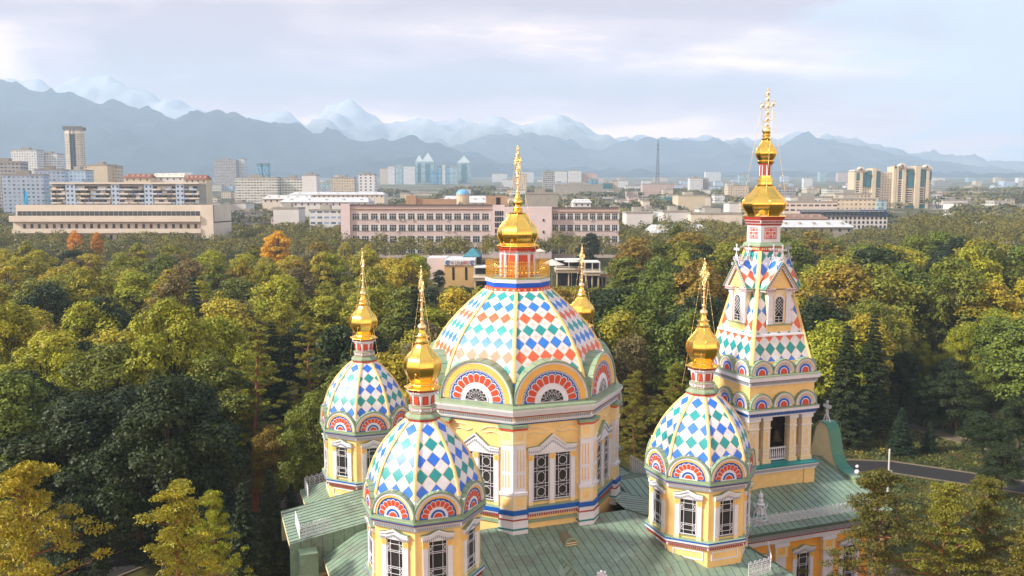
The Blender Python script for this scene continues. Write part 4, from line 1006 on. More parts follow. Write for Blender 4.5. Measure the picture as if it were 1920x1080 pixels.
# ------------------------------------------------------------------ trees
def leaf_material(name, rough=.55, trans=.18):
    m = bpy.data.materials.new(name); m.use_nodes = True; t = NT(m.node_tree)
    oc = t.n('ShaderNodeObjectInfo').outputs['Color']; tn = t.n('ShaderNodeAttribute', attribute_name='tint').outputs['Fac']
    warm = t.mix(1.0, oc, (1.55, 1.38, .60, 1), 'MULTIPLY'); cool = t.mix(1.0, oc, (.62, .72, .80, 1), 'MULTIPLY')
    col = t.mix(t.n('ShaderNodeMapRange', {0: tn, 1: .5, 2: 1.0}).outputs[0], t.mix(t.n('ShaderNodeMapRange', {0: tn, 1: 0.0, 2: .5}).outputs[0], cool, oc), warm)
    d = t.n('ShaderNodeBsdfPrincipled', {'Base Color': col, 'Roughness': rough, 'Specular IOR Level': .25})
    tr = t.n('ShaderNodeBsdfTranslucent', {0: col})
    t.t.links.new(t.n('ShaderNodeMixShader', {0: trans, 1: d.outputs[0], 2: tr.outputs[0]}).outputs[0], t.n('ShaderNodeOutputMaterial').inputs[0])
    return m
LEAF = leaf_material('broad_leaves'); NEEDLE = leaf_material('needles', .5, .15)
BARK = paint('grey_bark', lin(.30, .25, .20), .9, .3, 3.0, 0, .6); PBARK = paint('orange_pine_bark', lin(.52, .35, .22), .9, .3, 3.0, 0, .5)

def sph(rng, n):
    v = rng.normal(0, 1, (n, 3)); return v / np.linalg.norm(v, axis=1, keepdims=True)
def broadleaf(seed, h, rad, lobes, leaves, size, airy=.25):
    """trunk with limbs reaching into a crown of uneven lobes; returns (trunk mesh builder, crown quads, tint)"""
    r = np.random.default_rng(seed); random.seed(seed)
    tb = MB(); base = h * r.uniform(.22, .32); lean = r.normal(0, .03 * h, 2)
    top = np.array([lean[0], lean[1], h * .72])
    tb.rod((0, 0, -.6), (lean[0] * .3, lean[1] * .3, base), h * .022, BARK, 8, h * .016); tb.rod((lean[0] * .3, lean[1] * .3, base), tuple(top), h * .016, BARK, 7, h * .005)
    Ps, Ns, Ts = [], [], []
    for i in range(lobes):
        f = (i + .5) / lobes; zc = base * 1.05 + (h - base * 1.05) * (f ** .85) * .93
        env = rad * (math.sin(math.pi * min(1, max(0.05, (f * .86 + .16)))) ** .55)
        a = i * 2.39996 + r.uniform(-.5, .5); q = env * (1 - .55 * r.random() ** 2) * .72
        c = np.array([lean[0] * f + q * math.cos(a), lean[1] * f + q * math.sin(a), zc + r.uniform(-.04, .04) * h])
        lr = rad * r.uniform(.24, .42) * (1.05 - .25 * f)
        st = np.array([lean[0], lean[1], base + (zc - base) * .45]); tb.rod(tuple(st), tuple(c), h * .006, BARK, 5, h * .002)
        n = int(leaves / lobes * (lr / (rad * .33)) ** 2)
        d = sph(r, n); d[:, 2] = np.where(d[:, 2] < -.35, -d[:, 2] * .6, d[:, 2]); d /= np.linalg.norm(d, axis=1, keepdims=True)
        rr = lr * (1 - airy * r.random((n, 1)) ** 1.5) * (1 + .30 * np.sin(d[:, :1] * 5 + i) * np.sin(d[:, 1:2] * 6 + 2 * i) + .12 * r.normal(0, 1, (n, 1)))
        Ps.append(c + d * rr * np.array([1, 1, .82])); Ns.append(d + np.array([0, 0, .35])); Ts.append(np.clip(r.normal(.45, .10) + r.normal(0, .18, n), 0, 1))
    P, N, T = np.concatenate(Ps), np.concatenate(Ns), np.concatenate(Ts)
    return tb, leaf_quads(P, N, size, r), T
def conifer(seed, h, rad, leaves, size, droop=.25, bare=.08):
    """narrow spruce: whorls of drooping boughs"""
    r = np.random.default_rng(seed); tb = MB(); tb.rod((0, 0, -.5), (0, 0, h * .97), h * .014, BARK, 7, .02)
    Ps, Ns, Ts = [], [], []; lev = int(h * 1.5)
    for i in range(lev):
        f = bare + (1 - bare) * i / lev; z = h * f; L = rad * (1 - f) ** .8 * r.uniform(.8, 1.1) + .15
        nb = int(7 + 4 * (1 - f))
        for k in range(nb):
            a = 2 * PI * (k + r.random()) / nb; l = L * r.uniform(.7, 1.12); n = max(4, int(leaves / lev / nb * (1.7 - 1.2 * f)))
            s = r.random(n) ** .6; side = r.normal(0, .14, n) * l * (1 - s * .4)
            x = np.cos(a) * s * l - np.sin(a) * side; y = np.sin(a) * s * l + np.cos(a) * side; zz_ = z - droop * l * s ** 1.4 + .10 * l * s ** 3 + r.normal(0, .07, n)
            Ps.append(np.stack([x, y, zz_], 1)); Ns.append(np.stack([np.full(n, np.cos(a) * .5), np.full(n, np.sin(a) * .5), np.ones(n)], 1)); Ts.append(np.clip(.42 + r.normal(0, .17, n), 0, 1))
            if f < .8: tb.rod((0, 0, z), (np.cos(a) * l * .8, np.sin(a) * l * .8, z - droop * l * .7), .035, BARK, 4, .012)
    P, N, T = np.concatenate(Ps), np.concatenate(Ns), np.concatenate(Ts)
    return tb, leaf_quads(P, N, size, r, .5, .4), T
def pine(seed, h, rad, tufts, per, size, bare=.35):
    """open pine: bare orange trunk, crooked limbs ending in needle tufts"""
    r = np.random.default_rng(seed); tb = MB(); P0 = [(0, 0, -.5)]; x = y = 0.0
    for i in range(8):
        x += r.normal(0, .02 * h / 8 * 3); y += r.normal(0, .02 * h / 8 * 3); P0.append((x, y, h * .95 * (i + 1) / 8))
    for i in range(8): tb.rod(P0[i], P0[i + 1], h * .017 * (1 - i / 9), PBARK, 8, h * .017 * (1 - (i + 1) / 9))
    Ps, Ns, Ts = [], [], []
    lm = max(10, tufts // 7)
    for i in range(lm):
        f = bare + (1 - bare) * (i + .5) / lm; z = h * .95 * f; k = min(7, int(f * 8)); tr = Vector(P0[k]).lerp(Vector(P0[k + 1]), f * 8 - k)
        q_ = (f - bare) / (1 - bare); prof = (min(1.0, .55 + 2.2 * q_) * (1 - q_) ** .75 + .10)
        a = i * 2.4 + r.uniform(-.5, .5); L = rad * prof * r.uniform(.60, 1.22); up = r.uniform(.02, .35) + .3 * f
        e = tr + Vector((math.cos(a) * L, math.sin(a) * L, L * up)); mid = tr.lerp(e, .5) + Vector((r.normal(0, .1 * L), r.normal(0, .1 * L), -.05 * L))
        tb.rod(tr, mid, .07, PBARK, 5, .05); tb.rod(mid, e, .05, PBARK, 4, .02)
        for j in range(7):
            s = .35 + .65 * (j + r.random()) / 7; q = tr.lerp(e, s); sp = L * .30 * (1.15 - .5 * abs(s - .7))
            c = np.array([q.x + r.normal(0, sp), q.y + r.normal(0, sp), q.z + r.normal(.12, .10 * L)]); tr_ = r.uniform(.26, .50) * rad / 3.2
            if j % 2: tb.rod(q, tuple(c), .02, PBARK, 3, .01)
            d = sph(r, per); d[:, 2] = np.abs(d[:, 2]) * .9 - .12
            Ps.append(c + d * tr_ * r.uniform(.35, 1.0, (per, 1)) * np.array([1.25, 1.25, .7])); Ns.append(d * .6 + np.array([0, 0, .5])); Ts.append(np.clip(.46 + r.normal(0, .10) + r.normal(0, .16, per), 0, 1))
    P, N, T = np.concatenate(Ps), np.concatenate(Ns), np.concatenate(Ts)
    return tb, leaf_quads(P, N, size, r, .8, .30), T

PROTO = {}
def proto(key, maker, mat):
    tb, Q, T = maker; to = tb.build('trunk'); C.objects.unlink(to)
    me = quads_mesh(key + '_leaves', Q, T, mat); co_ = bpy.data.objects.new('crown', me)
    PROTO.setdefault(key.split('_')[0], []).append((to, co_, float(Q[:, :, 2].max())))
for i in range(4): proto('near_%d' % i, broadleaf(100 + i, 18, 5.6, 30, 34000, .155), LEAF)
for i in range(7): proto('mid_%d' % i, broadleaf(200 + i, 20, 5.4 + .5 * (i % 3), 26 + 3 * i, 13000, .25), LEAF)
for i in range(3): proto('poplar_%d' % i, broadleaf(260 + i, 22, 3.1, 26, 12000, .21), LEAF)
for i in range(3): proto('airy_%d' % i, broadleaf(300 + i, 18, 4.6, 34, 6000, .22, .8), LEAF)
for i in range(3): proto('spruce_%d' % i, conifer(400 + i, 19, 3.4, 26000, .17), NEEDLE)
for i in range(3): proto('pine_%d' % i, pine(500 + i, 18, 4.2, 300, 95, .115, .16), NEEDLE)
for i in range(2): proto('tallpine_%d' % i, pine(520 + i, 24, 2.8, 190, 80, .14, .36), NEEDLE)
NAMES = {'near': 'broadleaf_tree', 'mid': 'broadleaf_tree', 'poplar': 'columnar_tree', 'airy': 'thin_tree', 'spruce': 'spruce_tree', 'pine': 'pine_tree', 'tallpine': 'pine_tree'}
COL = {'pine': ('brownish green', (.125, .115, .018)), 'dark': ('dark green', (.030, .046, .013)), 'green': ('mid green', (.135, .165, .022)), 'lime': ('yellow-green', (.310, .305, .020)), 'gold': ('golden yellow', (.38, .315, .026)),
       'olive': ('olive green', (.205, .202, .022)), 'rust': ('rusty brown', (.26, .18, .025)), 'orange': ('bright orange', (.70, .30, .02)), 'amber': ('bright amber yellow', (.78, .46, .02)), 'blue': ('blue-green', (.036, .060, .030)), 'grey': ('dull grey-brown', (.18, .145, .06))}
rt = random.Random(7)
TREES = []
def plant(kind, x, y, h, color, label=None, group=None, wide=1.0, var=None, rot=None):
    L = PROTO[kind]; to, cr, ph = L[(rt.randrange(len(L)) if var is None else var) % len(L)]
    e = empty(NAMES[kind], (x, y, terrain(x, y)), rt.uniform(0, 6.28) if rot is None else rot)
    s = h / ph; e.scale = (s * wide, s * wide, s)
    j = rt.uniform(.86, 1.14)
    for src in (to, cr):
        c = src.copy(); C.objects.link(c); c.parent = e
        if src is cr: col = COL[color][1]; c.color = (col[0] * j * rt.uniform(.92, 1.08), col[1] * j, col[2] * j * rt.uniform(.8, 1.2), 1)
    TREES.append((x, y, h * .33 * wide)); e['category'] = 'tree'; e['group'] = group or 'trees of the park wood'
    e['label'] = label or ''
    return e
def tree_px(kind, px, py, Y, color, label, wide=1.0, var=None, group=None, rot=None):      # by the point where its top is seen
    x, y, z = at(px, py, Y); return plant(kind, x, y, z - terrain(x, y), color, label, group, wide, var, rot)
# trees one can pick out in the photograph
tree_px('pine', 28, 862, 49, 'gold', 'golden pine in the bottom left corner with layered boughs', 1.0, 0)
tree_px('pine', 330, 905, 54, 'gold', 'sunlit golden pine in front of the dark wood left of the cathedral', 1.0, 1)
tree_px('pine', 405, 912, 59, 'lime', 'olive pine right behind the sunlit golden pine', .66, 2)
tree_px('tallpine', 470, 608, 96, 'olive', 'tall thin pine with a bare orange trunk rising from the wood', 1.35, 0)
tree_px('tallpine', 566, 590, 108, 'olive', 'tall pine just left of the back-left corner dome', 1.1, 1)
tree_px('near', 512, 800, 92, 'rust', 'small rusty yellow tree at the foot of the tall thin pine', .95, 1)
tree_px('spruce', 455, 905, 66, 'dark', 'dark spruce beside the golden pine, left of the roof', 1.15, 0)
tree_px('spruce', 505, 880, 75, 'dark', 'dark spruce nearest the left end of the cathedral roof', 1.1, 1)
tree_px('spruce', 545, 905, 80, 'blue', 'low dark spruce touching the left eaves of the cathedral', 1.2, 2)
tree_px('near', 310, 552, 102, 'lime', 'tall yellow-green tree standing above the left wood', .95, 0)
tree_px('near', 30, 560, 118, 'lime', 'yellow-green round tree at the left edge of the picture', 1.0, 2)
tree_px('near', 100, 610, 103, 'lime', 'broad yellow-green crown in front of the left edge of the wood', 1.35, 3)
tree_px('near', 195, 640, 96, 'green', 'broad green crown below the left yellow-green one', 1.3, 1)
tree_px('near', 15, 690, 84, 'green', 'green crown at the left edge above the golden pine', 1.25, 0)
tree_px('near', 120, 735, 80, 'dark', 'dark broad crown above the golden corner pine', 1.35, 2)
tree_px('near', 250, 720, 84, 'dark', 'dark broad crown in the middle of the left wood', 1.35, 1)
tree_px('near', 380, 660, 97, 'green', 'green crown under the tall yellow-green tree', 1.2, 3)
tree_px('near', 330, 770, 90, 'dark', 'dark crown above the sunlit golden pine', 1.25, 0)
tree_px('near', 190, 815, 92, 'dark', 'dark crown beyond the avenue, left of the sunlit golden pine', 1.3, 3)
tree_px('near', 420, 585, 112, 'lime', 'yellow-green crown left of the tall thin pine', 1.0, 2)
tree_px('near', 130, 930, 68, 'dark', 'dark low tree between the two golden pines at the bottom left', .9, 2)
tree_px('pine', 1640, 872, 58, 'pine', 'leftmost of the three pines before the right end of the cathedral', 1.05, 0)
tree_px('pine', 1772, 898, 57, 'olive', 'middle one of the three pines at the bottom right', .95, 1)
tree_px('pine', 1868, 892, 59, 'pine', 'rightmost of the three pines at the bottom right', .95, 2)
tree_px('pine', 1935, 985, 54, 'pine', 'pine cut off by the bottom right corner', 1.0, 0)
tree_px('spruce', 1692, 765, 118, 'blue', 'small spruce beyond the road, nearest the bell tower', 1.9, 0)
tree_px('spruce', 1745, 790, 119, 'blue', 'small spruce beyond the road, right of its twin', 1.8, 2)
tree_px('near', 1880, 830, 100, 'dark', 'dark low tree by the right edge just beyond the road', 1.4, 1)
tree_px('spruce', 1640, 590, 128, 'dark', 'tall dark spruce right of the bell tower', 1.25, 1)
tree_px('spruce', 1590, 610, 122, 'dark', 'tall dark spruce close behind the bell tower', 1.2, 0)
tree_px('near', 1870, 575, 150, 'lime', 'large yellow-green tree by the right edge', 1.35, 0)
tree_px('near', 1800, 612, 146, 'lime', 'yellow-green tree left of the large one by the right edge', 1.0, 2)
tree_px('near', 1730, 640, 150, 'lime', 'yellow-green tree behind the two small spruces', .8, 3)
tree_px('near', 1640, 555, 142, 'olive', 'pale olive crown behind the tall dark spruce', 1.1, 1)
tree_px('near', 1915, 690, 130, 'dark', 'dark green crown below the large yellow-green tree', 1.2, 3)
tree_px('pine', 1190, 695, 106, 'olive', 'small pine between the main dome and the right corner dome', .9, 1)
tree_px('pine', 1262, 680, 110, 'olive', 'small pine touching the left side of the right corner dome', .9, 2)
tree_px('mid', 520, 432, 330, 'amber', 'bright amber tree left of the pink building', 1.35, 0)
tree_px('mid', 140, 430, 372, 'orange', 'bright orange tree before the long cream building', .8, 2)
tree_px('mid', 182, 434, 370, 'orange', 'smaller orange tree right of the first one before the cream building', .7, 4)
tree_px('mid', 645, 452, 330, 'gold', 'golden tree at the left corner of the pink building', .9, 3)
tree_px('mid', 690, 455, 335, 'gold', 'golden tree before the leftmost windows of the pink building', .8, 5)
tree_px('mid', 1102, 435, 330, 'dark', 'dark round tree before the right wing of the pink building', 1.1, 1)
tree_px('mid', 822, 505, 284, 'dark', 'dark round tree beside the white banner building', 1.1, 6)
tree_px('airy', 470, 470, 300, 'grey', 'leafless greyish tree below the amber tree', 1.2, 0)
tree_px('mid', 230, 470, 245, 'lime', 'yellow crown in front of the cream building', 1.2, 2)

for px_, py_, Y_, cl_, lb_, wd_ in ((1800, 690, 128, 'dark', 'dark tree behind the right-hand small spruce', 1.3), (1862, 668, 132, 'green', 'green tree beyond the road below the large yellow-green one', 1.3), (1915, 730, 121, 'dark', 'dark tree beyond the road, cut by the right edge', 1.3), (1775, 668, 141, 'dark', 'dark tree between the small spruces and the yellow-green trees', 1.2),
                              (1690, 655, 136, 'dark', 'dark leafy tree behind the left-hand small spruce', 1.1), (1735, 700, 130, 'dark', 'dark leafy tree behind the gap between the small spruces', 1.1), (1850, 770, 113, 'dark', 'low dark leafy tree at the far side of the road', 1.5)):
    tree_px('near', px_, py_, Y_, cl_, lb_, wd_)

# scattered wood: nearest 300 in all are things of their own, the rest far off is one mass
def blocked(x, y):
    P = np.array([[x, y]])
    cx_, cy_ = x - .439, y - 67.03; u = math.cos(TH) * cx_ + math.sin(TH) * cy_; v = -math.sin(TH) * cx_ + math.cos(TH) * cy_
    if -25 < u < 40 and -30 < v < 23: return True
    if dist_poly(P, ROAD)[0] < 5.5 or dist_poly(P, WALK)[0] < 3 or dist_poly(P, AVE)[0] < 5.0: return True
    if 36 < x < 60 and 86 < y < 112: return True
    if 90 < y < 127 and 44 < x < 70: return True
    if -52 < x < -38 and 62 < y < 80: return True
    if -52 < x < -20 and 395 < y < 440: return True
    if -36 < x < 44 and 278 < y < 325: return True
    return False
XP = [(60, 'at the left edge'), (200, 'below the tall hotel tower'), (400, 'below the cream building'), (600, 'below the amber tree'), (720, 'behind the back-left corner dome'),
      (900, 'before the pink building'), (1160, 'behind the main dome'), (1330, 'between dome and bell tower'), (1530, 'behind the bell tower'), (1750, 'below the beige twin towers'), (4000, 'by the right edge')]
def where(x, y, h):
    px, py = proj(x, y, terrain(x, y) + h); xp = next(t_ for l_, t_ in XP if px < l_)
    row = 'front rows' if y < 105 else 'second rows' if y < 140 else 'middle rows' if y < 190 else 'back rows' if y < 255 else 'hindmost rows'
    return 'in the %s %s' % (row, xp)
cand = []
y = 74.0
rw = random.Random(21)
while y < 372:
    st = 8.6 + (y - 70) * .032
    half = .61 * y + 14; x = -half + rw.uniform(0, st)
    while x < half:
        cand.append((x + rw.uniform(-.33, .33) * st, y + rw.uniform(-.33, .33) * st, st)); x += st
    y += st * .88
cand.sort(key=lambda q: q[1])
NMAX = 298
for x, y, st in cand:
    if len(TREES) >= NMAX: break
    if blocked(x, y): continue
    if any((x - a) ** 2 + (y - b) ** 2 < (st * .48) ** 2 for a, b, c in TREES): continue
    if y < 104 and x > 38: continue
    k = rw.random(); right = x > 20
    h = rw.uniform(15.5, 21.5) * (1.0 if y < 200 else .92)
    if y > 310 and x < -30: h *= .8
    if y > 300 and -60 < x < 75: h *= .62
    if right and y > 160: h *= 1.22
    px, py = proj(x, y, terrain(x, y) + h)
    if px < -60 or px > 1980 or py > 1120: continue
    if 775 < px < 1165 and 130 < y < 300 and py < 536:    # low growth before the pavilion and its terraces
        h -= (536 - py) / 1600 * y
        if h < 7: continue
        px, py = proj(x, y, terrain(x, y) + h)
    # what stands wholly behind the cathedral is not seen
    if 850 < px < 1130 and y > 80 and py > 600: continue
    if 1380 < px < 1530 and py > 450 and y > 80: continue
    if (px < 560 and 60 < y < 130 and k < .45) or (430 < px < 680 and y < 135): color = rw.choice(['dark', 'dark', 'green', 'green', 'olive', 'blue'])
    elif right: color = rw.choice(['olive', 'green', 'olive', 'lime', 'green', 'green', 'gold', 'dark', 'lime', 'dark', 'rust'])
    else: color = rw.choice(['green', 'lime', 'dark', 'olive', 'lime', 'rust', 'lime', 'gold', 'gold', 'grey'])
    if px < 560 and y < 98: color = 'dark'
    kind = 'near' if y < 112 else 'mid'
    q = rw.random()
    if q < .10 and y < 170: kind = 'spruce'; color = rw.choice(['dark', 'blue', 'dark'])
    elif q < .17 and y > 125: kind = 'poplar'
    elif q < .24 and y > 150: kind = 'airy'; color = rw.choice(['grey', 'rust', 'olive'])
    big = rw.uniform(.88, 1.22)
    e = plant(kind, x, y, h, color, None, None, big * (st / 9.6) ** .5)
    sz = 'tall ' if h > 20.5 else 'low ' if h < 16 else ''
    e['label'] = '%s%s %s %s' % (sz, COL[color][0], NAMES[kind].replace('_', ' '), where(x, y, h))
ymax = y

def clump_mass(name, pts, seed, leaves, size, mat):
    """far-off woodland that reads as one mass: many small leafy crowns in one mesh"""
    r = np.random.default_rng(seed); Qs, Ts = [], []
    for x, y, h, rad, tone in pts:
        n = leaves; d = sph(r, n); d[:, 2] = np.abs(d[:, 2]) * 1.0 - .2
        c = np.array([x, y, terrain(x, y) + h * .55]); lob = 1 + .28 * np.sin(d[:, :1] * 4 + x) * np.sin(d[:, 1:2] * 4 + y) + .15 * np.sin(d[:, 2:] * 7 + x)
        P = c + d * lob * np.array([rad, rad, h * .46]) * r.uniform(.72, 1.05, (n, 1))
        Qs.append(leaf_quads(P, d + np.array([0, 0, .3]), size * rad / 4, r)); Ts.append(np.clip(tone + r.normal(0, .14, n), 0, 1))
    o = bpy.data.objects.new(name, quads_mesh(name, np.concatenate(Qs), np.concatenate(Ts), mat)); C.objects.link(o); tag(o, '', '', kind='stuff'); return o

MP = []
rm = random.Random(31)
y = 366.0
while y < 1500:
    st = 9.5 + (y - 366) * .028
    half = .62 * y + 20; x = -half + rm.uniform(0, st)
    while x < half:
        xx, yy = x + rm.uniform(-.4, .4) * st, y + rm.uniform(-.4, .4) * st; x += st
        ax, ay = proj(xx, yy, terrain(xx, yy) + 9)
        if -84 < xx < 56 and 392 < yy < 432: continue
        if -268 < xx < -150 and 440 < yy < 482: continue
        if yy > 520 and noise.noise(Vector((xx * .012, yy * .008, 3))) < (.0 if yy < 700 else .14): continue
        if yy > 1000 and xx < -250: continue
        h = rm.uniform(9, 14) * (1.55 if xx > 75 and yy < 470 else 1) * (.8 if 1150 < ax < 1480 or xx < -95 else 1)
        if 1440 < ax < 1690: h *= .55
        MP.append((xx, yy, h, st * rm.uniform(.42, .62), rm.choice((.2, .35, .45, .5, .62, .75))))
    y += st * .9
a_ = [p for p in MP if p[1] < 560]; b_ = [p for p in MP if p[1] >= 560]
clump_mass('distant_woodland', a_, 3, 420, .34, LEAF).color = (.17, .155, .035, 1)
clump_mass('city_treetops', b_, 4, 110, .62, LEAF).color = (.15, .14, .06, 1)

# ------------------------------------------------------------------ the city beyond the park
def facade(name, wall, glass, su=3.2, sv=3.0, fu=.5, fv=.5, dirt=.12, vert=0.0):
    """wall colour with a grid of panes set out in metres"""
    m = bpy.data.materials.new(name); m.use_nodes = True; t = NT(m.node_tree)
    uv = t.n('ShaderNodeSeparateXYZ', {0: t.n('ShaderNodeUVMap').outputs[0]})
    U, V = t.m('DIVIDE', uv.outputs[0], su), t.m('DIVIDE', uv.outputs[1], sv)
    fa, fb = t.m('FRACT', U), t.m('FRACT', V)
    wi_ = t.m('MULTIPLY', t.m('LESS_THAN', t.m('ABSOLUTE', t.m('SUBTRACT', fa, .5)), fu / 2), t.m('LESS_THAN', t.m('ABSOLUTE', t.m('SUBTRACT', fb, .5)), fv / 2))
    cell = t.n('ShaderNodeCombineXYZ', {0: t.m('FLOOR', U), 1: t.m('FLOOR', V), 2: 0.0}).outputs[0]
    wn = t.n('ShaderNodeTexWhiteNoise', {0: cell}, noise_dimensions='3D').outputs[0]
    g2 = tuple(min(1, c * 2.6 + .03) for c in glass[:3]) + (1,)
    gl = t.mix(t.m('MULTIPLY', t.m('GREATER_THAN', wn, .55), wn), glass, g2)
    nz = t.n('ShaderNodeTexNoise', {0: t.n('ShaderNodeTexCoord').outputs['Object'], 'Scale': .12, 'Detail': 6.0, 'Roughness': .7})
    f = t.n('ShaderNodeMapRange', {0: nz.outputs[0], 1: .3, 2: .7, 3: 1 - dirt, 4: 1 + dirt * .4}).outputs[0]
    wc = t.mix(1.0, wall, t.n('ShaderNodeCombineColor', {0: f, 1: f, 2: f}).outputs[0], 'MULTIPLY')
    p = t.n('ShaderNodeBsdfPrincipled', {'Base Color': t.mix(wi_, wc, gl), 'Roughness': t.n('ShaderNodeMapRange', {0: wi_, 3: .8, 4: .2}).outputs[0]})
    t.t.links.new(p.outputs[0], t.n('ShaderNodeOutputMaterial').inputs[0])
    return m
PINK = paint('pink_render', lin(.78, .72, .705), .8, .12, .12); PINKL = paint('pale_pink_render', lin(.84, .78, .78), .8, .10, .12)
WPAINT = paint('white_render', lin(.84, .83, .82), .8, .10, .1); CRM = paint('cream_concrete', lin(.86, .815, .75), .8, .10, .1)
TAR = paint('roof_felt', lin(.40, .37, .36), .9, .2, .2); BRN = paint('brown_brick', lin(.68, .56, .46), .9, .15, .2); WROOF = paint('white_sheet_roof', lin(.80, .80, .80), .6, .15, .15)
CGL = paint('city_glass', lin(.20, .24, .28), .15, .4, .3); BEI = paint('beige_stone', lin(.80, .745, .64), .8, .1, .1); SKYB = paint('pale_blue_panels', lin(.70, .76, .84), .8, .12, .1)
TGL = paint('teal_glass', lin(.16, .42, .46), .12, .25, .05); TRF = paint('teal_sheet_roof', lin(.20, .50, .55), .5, .15, .2); RRF = paint('red_tile_roof', lin(.55, .33, .27), .8, .15, .3)
DGR = paint('dark_grey_mansard', lin(.36, .37, .38), .6, .12, .3); NVM = paint('navy_mansard', lin(.17, .23, .34), .6, .12, .3); CONC = paint('grey_concrete', lin(.62, .60, .56), .85, .15, .2)

def span(px0, px1, ytop, Y):                            # world x range and height of a facade seen between two pixels
    x0, _, z = at(px0, ytop, Y); x1, _, _ = at(px1, ytop, Y); return x0, x1, z
def ground_at(x, Y): return terrain(x, Y) - 1.5

# pink institute
x0, x1, zt = span(640, 1160, 385, 400)
pk = empty('institute_building', ((x0 + x1) / 2, 400, terrain(0, 400))); tag(pk, 'long pink four-storey building with rows of white framed windows', 'building')
pk.location = (0, 0, 0)
X = lambda px: at(px, 420, 400)[0]
Zp = lambda py: at(960, py, 400)[2]
gz = terrain(0, 400) - 2
mb = MB(); mb.box((X(657), 400, gz), (X(924), 416, Zp(385)), PINK, TAR); mb.box((X(1034), 400, gz), (X(1160), 416, Zp(390)), PINK, TAR); mb.build('wall', pk)
mb = MB(); mb.box((X(640), 399, gz), (X(657), 417, Zp(382)), PINKL, TAR); mb.build('stair_bay', pk)
mb = MB(); mb.box((X(924.2), 398.2, gz), (X(946), 416, Zp(384)), PINKL, TAR); mb.box((X(946), 396.5, gz), (X(1034), 416, Zp(388)), PINKL, WROOF); mb.build('central_block', pk)
mb = MB()
for a, b, yy in ((657, 924, 384.5), (1034, 1160, 389.5)): mb.box((X(a), 399.6, Zp(yy + 8)), (X(b), 399.95, Zp(yy + 6.6)), BRN); mb.box((X(a), 399.5, Zp(yy + 1)), (X(b), 400.2, Zp(yy - 1.2)), TAR)
mb.build('parapet', pk)
mb = MB(); q0 = X(661); q1 = X(673.8); w_ = q1 - q0; hh = Zp(400.5) - Zp(411.5)
mb.box((0, -.05, 0), (w_, .1, hh), CGL)
for f in (0, .33, .66, 1): mb.box((w_ * f - .06, -.14, 0), (w_ * f + .06, .0, hh), WPAINT)
mb.box((0, -.14, hh * .62), (w_, -.02, hh * .62 + .12), WPAINT); mb.box((-.1, -.2, -.18), (w_ + .1, .0, 0), CONC); mb.box((w_ + .06, -.10, 0), (w_ + 1.0, .0, hh), WPAINT)
win = mb.build('window', pk); first = True; rp = random.Random(3)
for r_i, yb in enumerate((411.5, 432.6, 453.8, 475)):
    cols = [661 + 17.35 * i for i in range(15)] + [1036 + 13.9 * i for i in range(9)]
    for px in cols:
        q = win if first else dup(win, pk); first = False; q.location = (X(px), 399.99, Zp(yb))
        if px > 1000: q.scale = (.82, 1, 1)
mb = MB()
for i in range(4):
    for j in range(7): mb.box((X(928 + 4.2 * i), 398.05, Zp(470 - 11 * j)), (X(931.4 + 4.2 * i), 398.15, Zp(461.5 - 11 * j)), CGL)
mb.build('stair_glazing', pk)
mb = MB()
for yy in (411, 433, 455): mb.box((X(1017), 396.3, Zp(yy + 4)), (X(1020), 396.6, Zp(yy - 1)), CGL); 
mb.build('small_window', pk)
mb = MB(); ru = random.Random(9)
for i in range(14):
    px, yy = ru.choice((663, 1040)) + ru.random() * 240 * (.5 if i % 2 else 1), ru.choice((413.5, 434.5, 455.5))
    if px < 920 or 1036 < px < 1155:
        u = MB(); u.box((-.4, -.45, 0), (.4, 0, .55), WPAINT); u.arc(.02, .2, 0, 2 * PI, 0, .02, CONC, 0, 8); u.build('air_conditioner', pk, (X(px), 399.9, Zp(yy)))
mb = MB(); mb.box((X(757), 410, Zp(384)), (X(776), 416, Zp(366)), BRN, TAR); mb.box((X(776), 411, Zp(384)), (X(852), 416, Zp(373)), BRN, TAR); mb.build('roof_house', pk)
mb = MB(); mb.box((X(911), 404, Zp(386)), (X(951), 412, Zp(367)), BRN, RRF); mb.box((X(930), 403.9, Zp(384)), (X(938), 404.1, Zp(370)), DARK); mb.build('roof_house', pk)
for px in (690, 700, 1058, 1118, 1123, 1150):
    mb = MB(); mb.rod((X(px), 405, Zp(386)), (X(px), 405, Zp(368)), .12, CONC, 5); mb.build('roof_mast', pk)
xb = at(866, 370, 412)[0]; zb_ = at(866, 379, 412)[2]
dm = MB(); dm.lathe([(-6, 3.2), (3.2, 3.2), (3.3, 3.4), (3.5, 3.4)], BEI, n=16, ph=0); rows = [[(3.3 * math.cos(e) * math.cos(2 * PI * k / 20), 3.3 * math.cos(e) * math.sin(2 * PI * k / 20), 3.5 + 2.6 * math.sin(e)) for k in range(20)] for e in np.linspace(0, 1.5, 9)]
dm.grid(rows, paint('sky_blue_dome', lin(.45, .68, .85), .4, .08), closed=True); dm.rod((0, 0, 6), (0, 0, 7), .1, GOLD)
tag(dm.build('domed_kiosk', None, (xb, 419.5, zb_ + .2)), 'small pale blue dome on a round drum rising behind the pink roof', 'dome')

